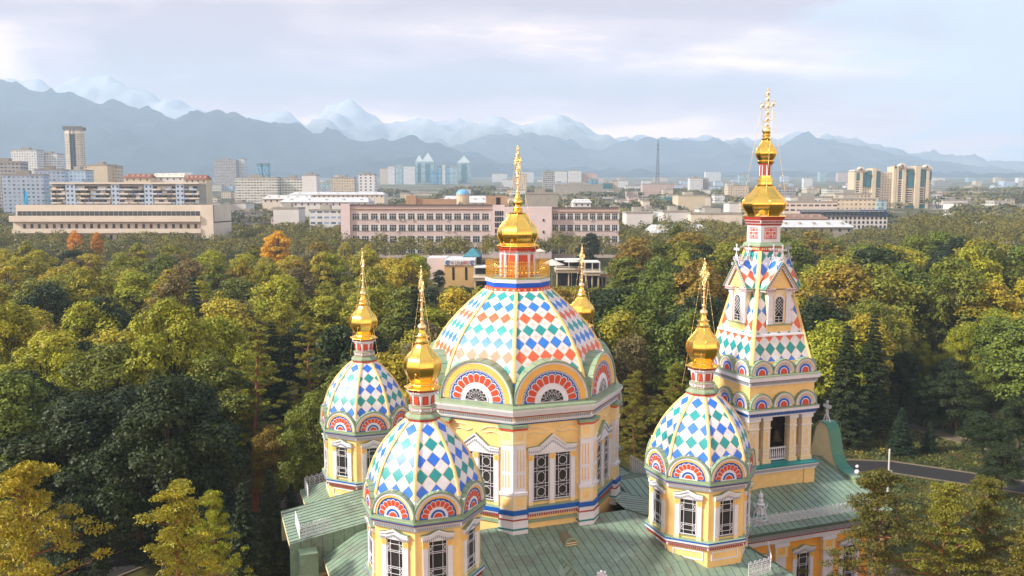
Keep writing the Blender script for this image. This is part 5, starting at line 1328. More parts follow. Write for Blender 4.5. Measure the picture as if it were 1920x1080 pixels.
# long cream office building
ob = empty('office_building'); tag(ob, 'long low cream building with a dark ribbon of windows along its top floor', 'building')
Xo = lambda px: at(px, 415, 450)[0]; Zo = lambda py: at(200, py, 450)[2]; go = terrain(0, 450) - 3
mb = MB(); mb.box((Xo(31), 450.0, Zo(418)), (Xo(401), 478, Zo(384)), CRM, TAR); mb.box((Xo(22), 451, go), (Xo(401), 478, Zo(416)), CRM, TAR); mb.build('wall', ob)
mb = MB(); mb.box((Xo(21), 448, Zo(415.5)), (Xo(378), 450.9, Zo(404.5)), CRM, CONC); mb.box((Xo(24), 448.4, Zo(437)), (Xo(378), 450.9, Zo(428.5)), CRM, CONC); mb.build('floor_band', ob)
mb = MB(); mb.box((Xo(378), 449, go), (Xo(401), 450.9, Zo(384.2)), CRM, TAR); mb.build('end_bay', ob)
mb = MB(); w_ = Xo(44) - Xo(35); hh = Zo(396.5) - Zo(405); mb.box((.12, -.06, 0), (w_ - .12, .06, hh), CGL); mb.box((-.12, -.16, 0), (.12, .06, hh), CONC); mb.box((.12, -.1, hh * .5), (w_ - .12, -.04, hh * .5 + .08), CONC)
wn = mb.build('window', ob)
for i in range(38): q = wn if i == 0 else dup(wn, ob); q.location = (Xo(34 + 9.0 * i), 449.93, Zo(404.6))
mb = MB(); w_ = Xo(30) - Xo(24); hh = Zo(416.5) - Zo(428.5); mb.box((.3, -.05, 0), (w_, .05, hh), CGL); mb.box((.3, -.1, hh * .7), (w_, .04, hh), CRM)
wn = mb.build('lower_window', ob)
for i in range(24): q = wn if i == 0 else dup(wn, ob); q.location = (Xo(40 + 14 * i), 450.93, Zo(428.4))
for i in range(20): dup(wn, ob).location = (Xo(90 + 14 * i), 450.93, Zo(449))
mb = MB(); fl = at(45, 376, 455); mb.rod((fl[0], 455, Zo(384)), (fl[0], 455, Zo(352)), .12, CONC, 5); mb.build('flagpole', ob)
mb = MB(); mb.grid([[(fl[0] - .1 + .5 * i + .3 * (j % 2), 455 + .25 * math.sin(i + j), Zo(354) - 2.2 * j - .5 * i) for i in range(5)] for j in range(6)], paint('sky_blue_cloth', lin(.10, .62, .82), .8), smooth=True); mb.build('flag', ob)

def block(name, label, px0, px1, ytop, Y, dep, mat, roof=TAR, yaw=0.0, cat='building', group=None, base=None, hut=True):
    """a building of real depth: body, parapet and a plant room on the roof"""
    x0, x1, z = span(px0, px1, ytop, Y); cxm = (x0 + x1) / 2; wd = x1 - x0
    if yaw: wd = wd / (abs(math.cos(R(yaw))) + dep / wd * abs(math.sin(R(yaw)))) if wd > 0 else wd; dep = dep * wd / (x1 - x0) if False else min(dep, wd * 1.2)
    g0 = ground_at(cxm, Y) if base is None else at(px0, base, Y)[2]
    mb = MB(); H = z - g0
    mb.box((-wd / 2, 0, 0), (wd / 2, dep, H), mat, roof)
    for a, b in (((-wd / 2, -.25, H - .6), (wd / 2, .3, H + .5)), ((-wd / 2, dep - .3, H - .6), (wd / 2, dep + .25, H + .5)), ((-wd / 2 - .25, -.25, H - .6), (-wd / 2 + .3, dep, H + .5)), ((wd / 2 - .3, -.25, H - .6), (wd / 2 + .25, dep, H + .5))): mb.box(a, b, CONC)
    if hut: mb.box((-wd * .2, dep * .3, H), (wd * .12, dep * .7, H + min(3.2, wd * .2)), CONC)
    o = mb.build(name, None, (cxm, Y, g0), R(yaw)); tag(o, label, cat, group); return o
def F(name, w_, g=(.2, .25, .3), su=3.2, sv=3.0, fu=.5, fv=.5): return facade(name, lin(*w_), lin(*g), su, sv, fu, fv)
F_BAL = F('balcony_facade', (.80, .79, .74), (.36, .38, .40), 3.4, 2.9, .8, .42); F_W = F('white_slab_facade', (.84, .84, .83), (.42, .46, .50), 3.2, 3.0, .55, .42)
F_B = F('beige_slab_facade', (.80, .74, .64), (.40, .40, .40), 3.0, 3.0, .45, .5); F_G = F('grey_slab_facade', (.66, .65, .64), (.30, .31, .33), 3.2, 3.0, .7, .5)
F_T = F('glass_tower_facade', (.68, .73, .74), (.34, .46, .50), 2.0, 3.4, .8, .8); F_BL = F('blue_glass_facade', (.40, .55, .62), (.22, .42, .52), 2.5, 3.4, .85, .8); F_P = F('pinkish_facade', (.80, .70, .66), (.40, .38, .40), 3.0, 3.0, .5, .5)
F_SK = F('pale_blue_facade', (.70, .78, .86), (.38, .42, .48), 3.2, 2.9, .5, .45)

# long apartment slab with blue stair bays
ap1 = empty('apartment_building'); tag(ap1, 'long five-storey apartment slab with cream balconies and pale blue stair bays', 'building')
Xa = lambda px: at(px, 360, 600)[0]; Za = lambda py: at(240, py, 600)[2]
mb = MB(); mb.box((Xa(97), 600, ground_at(0, 600)), (Xa(374), 614, Za(345)), CONC, TAR); mb.build('wall', ap1)
mb = MB(); mb.box((Xa(96), 598, Za(345)), (Xa(375), 615, Za(342)), CRM, WROOF); mb.build('roof', ap1)
for a, b in ((125, 143), (210, 225), (272, 288), (331, 346)):
    mb = MB(); mb.box((Xa(a), 598.6, ground_at(0, 600)), (Xa(b), 600, Za(345.2)), SKYB, TAR)
    for j in range(5):
        for i in range(2): mb.box((Xa(a) + 1.0 + i * 2.9, 598.5, Za(385) + 3.1 * j), (Xa(a) + 2.2 + i * 2.9, 598.62, Za(385) + 3.1 * j + 1.3), CGL)
    mb.build('stair_bay', ap1)
rb = random.Random(12)
for a, b in ((97, 125), (143, 210), (225, 272), (288, 331), (346, 374)):
    for j in range(5):
        mb = MB(); z0 = Za(390) + 3.1 * j; x = Xa(a) + .15
        while x < Xa(b) - 1.5:
            wdt = min(rb.uniform(2.4, 3.6), Xa(b) - x - .1); out = rb.choice((597.9, 598.4, 598.9)); m = rb.choice((CRM, WPAINT, CONC, CRM, BEI, SKYB))
            mb.box((x, out, z0), (x + wdt, 600, z0 + 1.05), m); mb.box((x, 600 - .4, z0 + 1.05), (x + wdt, 600 - .02, z0 + 2.6), rb.choice((CGL, CGL, DARK, WPAINT))); mb.box((x + .1, 599.4, z0 + 1.05), (x + .2, 599.6, z0 + 2.6), m); mb.box((x, out, z0 + 2.62), (x + wdt, 600, z0 + 2.8), CONC); x += wdt + .06
        mb.build('balcony_row', ap1)
# hotel tower with a spiked crown
ho = empty('hotel_tower'); tag(ho, 'tall beige hotel tower with a dark spiked crown at the left', 'tower')
Xh = lambda px: at(px, 280, 1500)[0]; Zh = lambda py: at(142, py, 1500)[2]
hw, gz_ = (Xh(161) - Xh(123.5)) / 2, ground_at(0, 1500); hx = Xh(142.2)
F_H = F('hotel_facade', (.77, .72, .63), (.42, .38, .33), 3.4, 3.6, .5, .5)
mb = MB(); pts = [(-1, -.1), (-.75, -.5), (-.28, -.62), (-.28, -.40), (-.06, -.40), (-.06, -.62), (.06, -.62), (.06, -.40), (.28, -.40), (.28, -.62), (.75, -.5), (1, -.1), (.75, .4), (-.75, .4)]
P = [(x * hw, y * hw) for x, y in pts]; Ht = Zh(252); u = 0
for i in range(len(P)):
    a, b = P[i], P[(i + 1) % len(P)]; L = math.hypot(b[0] - a[0], b[1] - a[1])
    mb.face([(a[0], a[1], gz_), (b[0], b[1], gz_), (b[0], b[1], Ht), (a[0], a[1], Ht)], F_H if L > hw * .25 else (DARK if abs(a[0]) < hw * .3 else BEI), [(u, 0), (u + L, 0), (u + L, Ht - gz_), (u, Ht - gz_)]); u += L
mb.face([(x, y, Ht) for x, y in P], CONC); mb.build('shaft', ho, (hx, 1500, 0))
mb = MB(); c2 = [(x * 1.06, y * 1.08) for x, y in P]
for z0, z1, k, m in ((Zh(252), Zh(250.5), 1.06, BEI), (Zh(250.5), Zh(246), .98, CRM), (Zh(246), Zh(244), 1.02, CONC)):
    mb.plate([(x * k, y * k) for x, y in P], z0, z1, m)
mb.build('upper_band', ho, (hx, 1500, 0))
BRZ = paint('bronze_crown', lin(.42, .36, .28), .6)
mb = MB(); mb.plate([(x * .9, y * .9) for x, y in P], Zh(244), Zh(240), BRZ)
for i in range(15):
    x = -hw * .92 + 2 * hw * .92 * i / 14; mb.box((x - .8, -hw * .55, Zh(245)), (x + .8, -hw * .3, Zh(238 - (i % 2) * .8)), BRZ)
    mb.box((x - .8, hw * .2, Zh(245)), (x + .8, hw * .35, Zh(238.4)), BRZ)
mb.build('crown', ho, (hx, 1500, 0))
# beige and teal twin towers
tw_ = empty('apartment_towers'); tag(tw_, 'cluster of beige apartment towers with teal glass bays by the right edge', 'building')
Xt = lambda px: at(px, 350, 900)[0]; Zt = lambda py: at(1670, py, 900)[2]; gt = ground_at(0, 900)
F_TT = F('beige_tower_facade', (.82, .77, .68), (.34, .33, .32), 2.8, 2.75, .42, .45)
def towerpart(a, b, top, out, m, name='tower_bay', roof=BEI):
    mb = MB(); mb.box((Xt(a), 900 - out, gt), (Xt(b), 915 + out * .2, Zt(top)), m, roof); return mb.build(name, tw_)
towerpart(1601, 1650, 318, 0, F_TT, 'west_tower'); towerpart(1650, 1676, 322.5, -3, F_TT, 'link_block'); towerpart(1676, 1745, 313, 0, F_TT, 'east_tower')
for a, b, t0, o_ in ((1600, 1604, 321, 1.5), (1611, 1616, 317, 2), (1633, 1640, 315.5, 3), (1674, 1679, 312, 1.5), (1680, 1682.5, 311, 2), (1690, 1696, 312.5, 2.5), (1713, 1722, 311.5, 3.5), (1735, 1740, 315, 2)): towerpart(a, b, t0, o_, BEI)
for a, b, t0, t1, o_ in ((1604, 1611, 325, 338, 1.2), (1617, 1622, 324, 350, 1.0), (1623, 1632, 320, 351, 1.2), (1641, 1649, 321, 352, 1.2), (1683, 1690, 320, 335, 1.2), (1700, 1711, 317, 352, 1.5), (1722, 1732, 317, 350, 1.5), (1733, 1735, 321, 336, 1.2), (1740, 1745, 321, 338, 1), (1697, 1711, 383, 394, 1.6), (1722, 1735, 383, 394, 1.4)):
    mb = MB(); mb.box((Xt(a), 900 - o_, Zt(t1)), (Xt(b), 901, Zt(t0)), TGL, BEI)
    mb.build('glass_bay', tw_)
rk = random.Random(4)
for a, b, y0_, y1_ in ((1604, 1611, 340, 392), (1683, 1690, 337, 392), (1641, 1649, 353, 392), (1700, 1711, 354, 382), (1722, 1732, 352, 382)):
    mb = MB(); yy = y0_
    while yy < y1_: mb.box((Xt(a), 898.9, Zt(yy + 1.7)), (Xt(b), 900.2, Zt(yy)), CRM); mb.box((Xt(a) + .3, 899.6, Zt(yy + 3.6)), (Xt(b) - .3, 900.1, Zt(yy + 1.8)), DARK); yy += 4.1
    mb.build('balcony_stack', tw_)
for a, b, t0, s_ in ((1600, 1624, 318, 1), (1675, 1702, 312, 1), (1722, 1746, 314, -1)):
    mb = MB(); mb.box((Xt(a), 898.5, Zt(t0 + 4)), (Xt(b), 912, Zt(t0)), CRM, BEI); mb.arc(.3, (Xt(b) - Xt(a)) * .22, 0, PI, 0, 1, CRM, 0, 10); mb.M = Matrix(((1, 0, 0, Xt(a) + (Xt(b) - Xt(a)) * .4), (0, 0, -1, 899.5), (0, 1, 0, Zt(t0)), (0, 0, 0, 1))); mb.arc((Xt(b) - Xt(a)) * .1, (Xt(b) - Xt(a)) * .2, 0, PI, 0, 6, CRM, 0, 12); mb.build('cornice_arch', tw_)
for px, t0 in ((1614, 312), (1644, 313), (1680, 308), (1693, 306), (1724, 307), (1744, 312)):
    mb = MB(); mb.rod((Xt(px), 905, Zt(t0 + 8)), (Xt(px), 905, Zt(t0 + 2)), .9, CONC, 6, .5); mb.ball((Xt(px), 905, Zt(t0 + 1.5)), 1.1, CONC, 6); mb.build('roof_finial', tw_)
# lattice television mast
mv = MB(); mx, _, mz = at(1234, 262, 2000); mg = ground_at(0, 2000); Hm = mz - mg; MAST = paint('mast_steel', lin(.38, .40, .48), .6)
for lv in range(26):
    f0, f1 = lv / 26, (lv + 1) / 26; r0, r1 = 5.0 * (1 - f0) ** .7 + .5, 5.0 * (1 - f1) ** .7 + .5
    for k in range(4):
        a, b = R(45 + 90 * k), R(135 + 90 * k)
        p = lambda r, an, f: (r * math.cos(an), r * math.sin(an), Hm * f)
        mv.rod(p(r0, a, f0), p(r1, a, f1), .55, MAST, 4); mv.rod(p(r0, a, f0), p(r1, b, f1), .3, MAST, 4); mv.rod(p(r1, a, f1), p(r1, b, f1), .3, MAST, 4)
for f in (.30, .55, .80, .88): mv.box((-3, -3, Hm * f), (3, 3, Hm * f + 1.5), MAST)
tag(mv.build('television_mast', None, (mx, 2000, mg)), 'tall thin lattice mast standing before the mountains', 'mast')
# spired glass towers
def spire(label, px0, px1, yb, ytop, Y, m, group=None):
    x0, x1, z = span(px0, px1, yb, Y); zt_ = at(px0, ytop, Y)[2]; g0 = ground_at(0, Y); w2 = (x1 - x0) / 2
    e = empty('spired_tower', ((x0 + x1) / 2, Y, g0)); tag(e, label, 'tower', group)
    mb = MB(); mb.box((-w2, 0, 0), (w2, 2 * w2, z - g0), m, WPAINT); mb.build('shaft', e)
    mb = MB(); a = z - g0; P = [(-w2, 0, a), (w2, 0, a), (w2, 2 * w2, a), (-w2, 2 * w2, a)]
    for i in range(4): mb.face([P[i], P[(i + 1) % 4], (0, w2, zt_ - g0)], F_T)
    mb.build('roof', e)
    mb = MB(); mb.box((-w2 * .35, -.6, (z - g0) * .1), (w2 * .45, .1, (z - g0) * .92), TGL); mb.build('glass_bay', e); return e
spire('tallest pale tower with a white pyramid roof in the glass cluster', 790, 813, 303, 285, 2500, F_T)
spire('narrow pale tower with a sharp white roof left of the tallest one', 778, 793, 303, 290, 2520, F_T)
spire('pale tower with a pointed roof at the right end of the glass cluster', 857, 882, 305, 291, 2560, F_T)
for a, b, t0, m, lb in ((712, 727, 316, F_B, 'pale beige block at the left end of the glass towers'), (727, 741, 312, F_W, 'white block second in the row left of the glass towers'), (740, 756, 309, F_T, 'greenish glass block left of the spired towers'), (755, 778, 312, F_W, 'broad white block touching the spired towers'),
                    (806, 821, 318, F_BL, 'rounded teal glass block before the tallest spired tower'), (820, 829, 310, F_BL, 'teal glass slab right of the tallest spired tower'), (828, 836, 309, F_W, 'thin white slab between two teal ones'), (835, 843, 311, F_BL, 'second teal glass slab, next to a thin white one'), (843, 858, 312, F_T, 'pale block left of the right-hand pointed tower')):
    block('glass_tower', lb, a, b, t0, 2450, 22, m, WPAINT, cat='tower', hut=False)
# single buildings of the middle distance
BL = [('apartment_building', 'pale blue block with a blank gable at the far left', 4, 80, 327, 640, 14, F_SK, TAR, 12), ('apartment_building', 'pale blue block behind the first, nearer the hotel tower', 64, 120, 318, 700, 14, F_SK, TAR, 14),
      ('apartment_building', 'low pale blue block at the foot of the hotel tower', 122, 160, 319, 720, 14, F_SK, WROOF, 0), ('apartment_building', 'dark grey cluttered block at the left edge', -30, 38, 303, 760, 16, F_G, TAR, 8),
      ('hotel_building', 'wide white hotel with balconies left of the hotel tower', 20, 68, 281, 1100, 18, F_W, TAR, 0), ('hotel_building', 'lower right wing of the wide white hotel', 68, 107, 288, 1120, 18, F_W, TAR, 0),
      ('apartment_building', 'tan windowless block with a shrub on its roof', 168, 201, 309, 760, 16, BEI, TAR, 0), ('apartment_building', 'cream block at the right side of the tan one', 201, 217, 311, 770, 14, F_B, TAR, 0), ('apartment_building', 'narrow cream block left of the tan one', 158, 168, 310, 770, 14, F_B, TAR, 0),
      ('office_block', 'grey office block at the centre left below the mountains', 401, 442, 300, 1700, 25, F_G, TAR, 0), ('office_block', 'white slab right of the grey office block', 446, 458, 298, 1720, 20, F_W, TAR, 0), ('glass_tower', 'left one of the two bright blue glass towers', 481, 490, 306, 1700, 16, F_BL, TGL, 0), ('glass_tower', 'right one of the two bright blue glass towers', 492, 502, 306, 1700, 16, F_BL, TGL, 0),
      ('apartment_building', 'four-storey grey block with balconies among the trees', 440, 520, 333, 950, 14, F_BAL, TAR, 0), ('apartment_building', 'grey balconied block right of the four-storey one', 527, 568, 334, 960, 14, F_BAL, TAR, 0), ('apartment_building', 'white gable block at the end of the balconied row', 566, 593, 328, 940, 16, WPAINT, TAR, 0),
      ('apartment_building', 'beige block among trees left of the white tower block', 620, 664, 333, 1000, 14, F_B, TAR, 0), ('apartment_building', 'white tower block with black windows above the trees', 672, 702, 327, 980, 18, F('tower_block_facade', (.86, .86, .87), (.2, .2, .22), 5.5, 3.4, .35, .5), TAR, 0),
      ('apartment_building', 'grey tower with a dark top floor right of the main cross', 1018, 1040, 322, 1300, 20, F_G, DARK, 0), ('apartment_building', 'tall grey block right behind the main cross', 962, 988, 327, 1250, 20, F_B, TAR, 0),
      ('apartment_building', 'white block right of the tower with a dark top', 1040, 1063, 321, 1900, 20, F_W, TAR, 0), ('apartment_building', 'white stepped block in the middle of the white group', 1065, 1090, 320, 1900, 20, F_W, TAR, 0), ('apartment_building', 'pinkish white block at the right of the white group', 1088, 1120, 325, 1920, 20, F_P, TAR, 0),
      ('office_block', 'small teal glass box before the white group', 1107, 1122, 336, 1500, 18, F_BL, TGL, 0), ('office_block', 'dark teal glass box at the end of the long grey hall', 1131, 1148, 343, 1200, 20, TGL, TGL, 0), ('office_block', 'beige slab right of the dark teal box', 1147, 1159, 339, 1210, 18, F_B, TAR, 0),
      ('market_hall', 'long grey hall with a dark roof edge behind the pink building', 1040, 1130, 346, 1150, 30, CONC, TAR, 0), ('theatre_building', 'broad grey building with a flat roof above the right wing of the pink one', 986, 1046, 362, 560, 25, CONC, TAR, 0),
      ('apartment_building', 'long beige block with a teal roof under the lattice mast', 1205, 1263, 345, 1300, 20, F_P, TRF, 0), ('apartment_building', 'white tower block between the mast and the bell tower', 1294, 1318, 334, 1350, 18, F_W, TAR, 0), ('apartment_building', 'grey slab joined to the right of the white tower block', 1318, 1329, 335, 1360, 18, F_G, TAR, 0),
      ('apartment_building', 'beige gabled block left of the bell tower onion', 1365, 1405, 348, 1050, 18, F_B, TAR, 0), ('apartment_building', 'dark brown unfinished block right of the bell tower onion', 1455, 1493, 350, 1000, 18, F_G, TAR, 0),
      ('storage_shed', 'shed with a bright teal roof left of the bell tower', 1246, 1272, 369, 900, 20, TRF, TRF, 0), ('sports_hall', 'beige hall with a shallow roof left of the bell tower', 1272, 1322, 366, 820, 30, BEI, CRM, 0), ('warehouse', 'white warehouse wall between trees left of the bell tower', 1175, 1224, 398, 520, 20, WPAINT, WROOF, 0), ('warehouse', 'pale grey warehouse right of the white one', 1244, 1292, 396, 540, 20, WPAINT, WROOF, 0), ('warehouse', 'long pale wall close to the left of the bell tower', 1296, 1392, 400, 530, 18, CRM, WROOF, 0),
      ('office_building', 'long white block with a strip of dark windows right of the bell tower', 1470, 1570, 378, 640, 18, F('strip_facade', (.86, .80, .74), (.2, .2, .22), 4.5, 3.4, .72, .4), TAR, 0), ('office_building', 'white and blue roofed block above the strip-windowed one', 1482, 1562, 369, 700, 18, F_W, TRF, 0),
      ('office_building', 'ornate cream block before the beige twin towers', 1560, 1650, 373, 660, 22, F('ornate_facade', (.86, .80, .70), (.46, .40, .34), 3.4, 3.4, .45, .45), CRM, 0), ('office_building', 'cream block with a teal roof left of the twin towers', 1566, 1634, 363, 720, 20, F_B, TRF, 0), ('office_block', 'grey-green glass end block before the twin towers', 1648, 1663, 374, 655, 20, F_T, TGL, 0),
      ('apartment_building', 'white block right of the twin towers with a dark roof line', 1745, 1768, 363, 900, 20, F_W, TAR, 0), ('office_building', 'low dark-windowed hall right of the twin towers', 1768, 1815, 375, 880, 22, F('hall_facade', (.80, .78, .76), (.22, .22, .26), 4, 8, .8, .5), TAR, 0), ('apartment_building', 'pinkish low block near the right edge', 1812, 1852, 372, 1000, 20, F_P, TAR, 0), ('apartment_building', 'grey domed-roof block near the right edge', 1878, 1912, 369, 1100, 20, F_G, TAR, 0), ('apartment_building', 'white row at the right edge of the picture', 1850, 1935, 383, 850, 20, F_W, WROOF, 0),
      ('office_building', 'white wall with blue windows left of the pink building', 512, 560, 390, 520, 16, WPAINT, WROOF, 0), ('office_building', 'white strip-windowed block close to the left of the pink building', 580, 638, 394, 500, 14, F('strip_white', (.84, .84, .84), (.35, .42, .5), 4, 3.2, .7, .4), WROOF, 0)]
for nm, lb, a, b, t0, Y, dp, m, rf_, yw in BL: block(nm, lb, a, b, t0, Y, dp, m, rf_, yw)
def hall(name, label, px0, px1, yeave, yridge, Y, dep, m, roof, cat='building'):       # low building with a pitched sheet roof
    x0, x1, z = span(px0, px1, yeave, Y); zr = max(at(px0, yridge, Y + dep)[2], z + .8); g0 = ground_at(0, Y)
    e = empty(name, ((x0 + x1) / 2, Y, g0)); tag(e, label, cat); w2 = (x1 - x0) / 2; h, hr = z - g0, zr - g0
    mb = MB(); mb.box((-w2, 0, 0), (w2, dep * 2, h), m); mb.build('wall', e)
    mb = MB(); a = [(-w2 - .6, -.8, h), (w2 + .6, -.8, h), (w2 * .93, dep, hr), (-w2 * .93, dep, hr)]; mb.face(a, roof); b = [(w2 + .6, 2 * dep + .8, h), (-w2 - .6, 2 * dep + .8, h), a[3], a[2]]; mb.face(b, roof)
    mb.face([a[1], b[0], a[2]], roof); mb.face([b[1], a[0], a[3]], roof)
    for i in range(5):
        x = -w2 * .8 + i * w2 * .4; mb.box((x - .6, dep * .35, h), (x + .6, dep * .6, h + (hr - h) * .75), m)
    mb.build('roof', e)
    mb = MB()
    n = max(3, int(w2 / 2.2))
    for i in range(n): x = -w2 + 2 * w2 * (i + .5) / n; mb.box((x - .55, -.08, h - 2.4), (x + .55, .05, h - .8), CGL)
    mb.build('window_row', e)
hall('low_hall', 'long low building with a white roof behind the left end of the pink one', 525, 690, 379, 370, 620, 14, WPAINT, WROOF); hall('low_hall', 'low white-roofed house left of the long white roof', 492, 580, 373, 366, 680, 12, CRM, WROOF); hall('low_hall', 'white roof farthest back above the long one', 540, 720, 365, 360, 800, 14, CRM, WROOF)
hall('low_hall', 'white roofed hall behind the blue dome', 830, 912, 380, 367, 560, 14, WPAINT, WROOF); hall('barn', 'beige barn with a pale metal roof left of the bell tower', 1225, 1330, 437, 421, 440, 14, BEI, WROOF); hall('low_hall', 'building with a wide white roof right of the bell tower', 1466, 1600, 426, 413, 455, 14, CONC, WROOF); hall('low_hall', 'low building with a rusty brown roof right of the bell tower', 1470, 1552, 411, 401, 500, 10, CONC, paint('rusty_roof', lin(.55, .43, .36), .8, .2, .2))
hall('low_hall', 'white roof among the trees at the right edge', 1855, 1905, 423, 415, 470, 12, WPAINT, WROOF); hall('low_hall', 'small white roof among trees behind the pink right wing', 1075, 1108, 380, 373, 640, 10, WPAINT, WROOF); hall('red_roof_house', 'cream house with a red tiled roof left of the twin white gables', 232, 282, 333, 326, 690, 6, BEI, RRF); hall('red_roof_house', 'cream house with a red tiled roof at the right end of the slab', 345, 387, 336, 328, 690, 6, BEI, RRF); hall('gabled_house', 'white gabled house between two red roofs', 284, 344, 332, 325, 700, 6, WPAINT, CRM)
# white building with a navy and grey mansard roof
mn = empty('mansard_building'); tag(mn, 'white building with a steep grey and navy mansard roof', 'building'); Xm = lambda px: at(px, 410, 520)[0]; Zm = lambda py: at(1600, py, 520)[2]; gm_ = ground_at(0, 520)
mb = MB(); mb.box((Xm(1542), 520, gm_), (Xm(1664), 536, Zm(406)), WPAINT, TAR); mb.build('wall', mn)
for a, b, m in ((1500, 1614, DGR), (1614, 1664, NVM)):
    mb = MB(); mb.box((Xm(a), 519.4, Zm(406)), (Xm(b), 536, Zm(404.6)), m); mb.face([(Xm(a), 519.4, Zm(404.6)), (Xm(b), 519.4, Zm(404.6)), (Xm(b), 521.5, Zm(393)), (Xm(a), 521.5, Zm(393))], m); mb.face([(Xm(a), 521.5, Zm(393)), (Xm(b), 521.5, Zm(393)), (Xm(b), 535, Zm(393)), (Xm(a), 535, Zm(393))], WROOF)
    mb.face([(Xm(b), 519.4, Zm(404.6)), (Xm(b), 536, Zm(404.6)), (Xm(b), 535, Zm(393)), (Xm(b), 521.5, Zm(393))], m); mb.build('mansard_roof', mn)
mb = MB(); mb.box((-.9, -.15, 0), (.9, .6, 2.6), CGL); mb.box((-1.0, -.2, 2.6), (1.0, .7, 2.8), WPAINT); dw = mb.build('dormer_window', mn)
for i in range(19): q = dw if i == 0 else dup(dw, mn); q.location = (Xm(1505 + 8.3 * i), 519.6, Zm(404.3))
mb = MB(); mb.box((-.6, -.1, 0), (.6, .1, 1.6), CGL); dw = mb.build('window', mn); first = True
for j in range(3):
    for i in range(15): q = dw if first else dup(dw, mn); first = False; q.location = (Xm(1546 + 8.1 * i), 519.98, Zm(411.5 + 8 * j))
# banner pavilion and terraces behind the main dome
pv = empty('banner_pavilion'); tag(pv, 'sand-coloured pavilion with arched windows and a white banner across its front', 'building'); Xv = lambda px: at(px, 505, 300)[0]; Zv = lambda py: at(860, py, 300)[2]; gv = terrain(0, 300) - 1.5
SAND = paint('sand_render', lin(.80, .66, .44), .85, .1, .3)
mb = MB(); mb.box((Xv(833), 300, gv), (Xv(890), 322, Zv(488)), SAND, WROOF); mb.box((Xv(796), 309, gv), (Xv(833), 322, Zv(487)), PINKL, WROOF); mb.build('wall', pv)
mb = MB(); mb.box((Xv(832), 299.6, Zv(497)), (Xv(891), 299.95, Zv(487.5)), WPAINT); bn = mb.build('banner', pv)
mb = MB(); LT = paint('grey_lettering', lin(.55, .48, .50), .7); RT = paint('red_lettering', lin(.80, .30, .30), .7); BT = paint('blue_emblem', lin(.25, .42, .62), .7)
def strokes(px, py, n, m, w0=1.0, h0=1.9, sp=1.25):    # blurred lettering: an upright, sometimes with cross strokes
    for i in range(n):
        x = Xv(px) + i * sp * .55; z = Zv(py)
        mb.box((x, 299.52, z), (x + .10, 299.58, z + h0 * .5), m)
        if i % 3 != 1: mb.box((x + .1, 299.52, z + h0 * .4), (x + .38, 299.58, z + h0 * .5), m)
        if i % 2 == 0: mb.box((x + .1, 299.52, z), (x + .38, 299.58, z + .1), m)
        if i % 3 == 0: mb.box((x + .3, 299.52, z), (x + .40, 299.58, z + h0 * .5), m)
strokes(846.5, 495, 9, LT); strokes(864, 495.6, 2, LT); strokes(871, 492.2, 5, RT, h0=1.1); strokes(871, 495.6, 5, RT, h0=1.1); strokes(854, 496.4, 4, RT, h0=.6)
for px in (840, 886):
    mb.M = frame(-90, -299.5) @ Matrix.Translation((Xv(px), Zv(492.4), 0)); mb.arc(.3, .85, .3, 5.2, -.05, .06, BT, 0, 14); mb.arc(.05, .35, 0, 2 * PI, -.05, .05, LT, 0, 10); mb.M = Matrix()
mb.build('lettering', bn)
mb = MB(); mb.M = frame(-90, -299.98); w2 = (Xv(821.5) - Xv(818)) / 2 * 1.2; hh = Zv(502) - Zv(525); mb.box((-w2, 0, -.05), (w2, hh, .05), DARK); mb.arc(.01, w2, 0, PI, -.05, .05, DARK, hh, 10); mb.arc(w2, w2 + .14, 0, PI, 0, .1, CRM, hh, 10)
aw = mb.build('arched_window', pv); aw.location = (Xv(850), 0, Zv(525)); dup(aw, pv).location = (Xv(874), 0, Zv(525))
mb = MB(); a = (Xv(862), 316, Zv(487)); b = (Xv(898), 316, Zv(487)); c = (Xv(896), 340, Zv(487)); d = (Xv(866), 340, Zv(487)); p = ((a[0] + b[0]) / 2, 328, Zv(472))
for q in ((a, b), (b, c), (c, d), (d, a)): mb.face([q[0], q[1], p], TRF)
mb.box((a[0] + .4, 316.4, gv), (b[0] - .4, 339, Zv(487) - .02), DARK); tag(mb.build('tented_kiosk'), 'kiosk with a low teal hipped roof behind the banner pavilion', 'kiosk')
TERR = paint('terrace_concrete', lin(.70, .62, .52), .85, .12, .4)
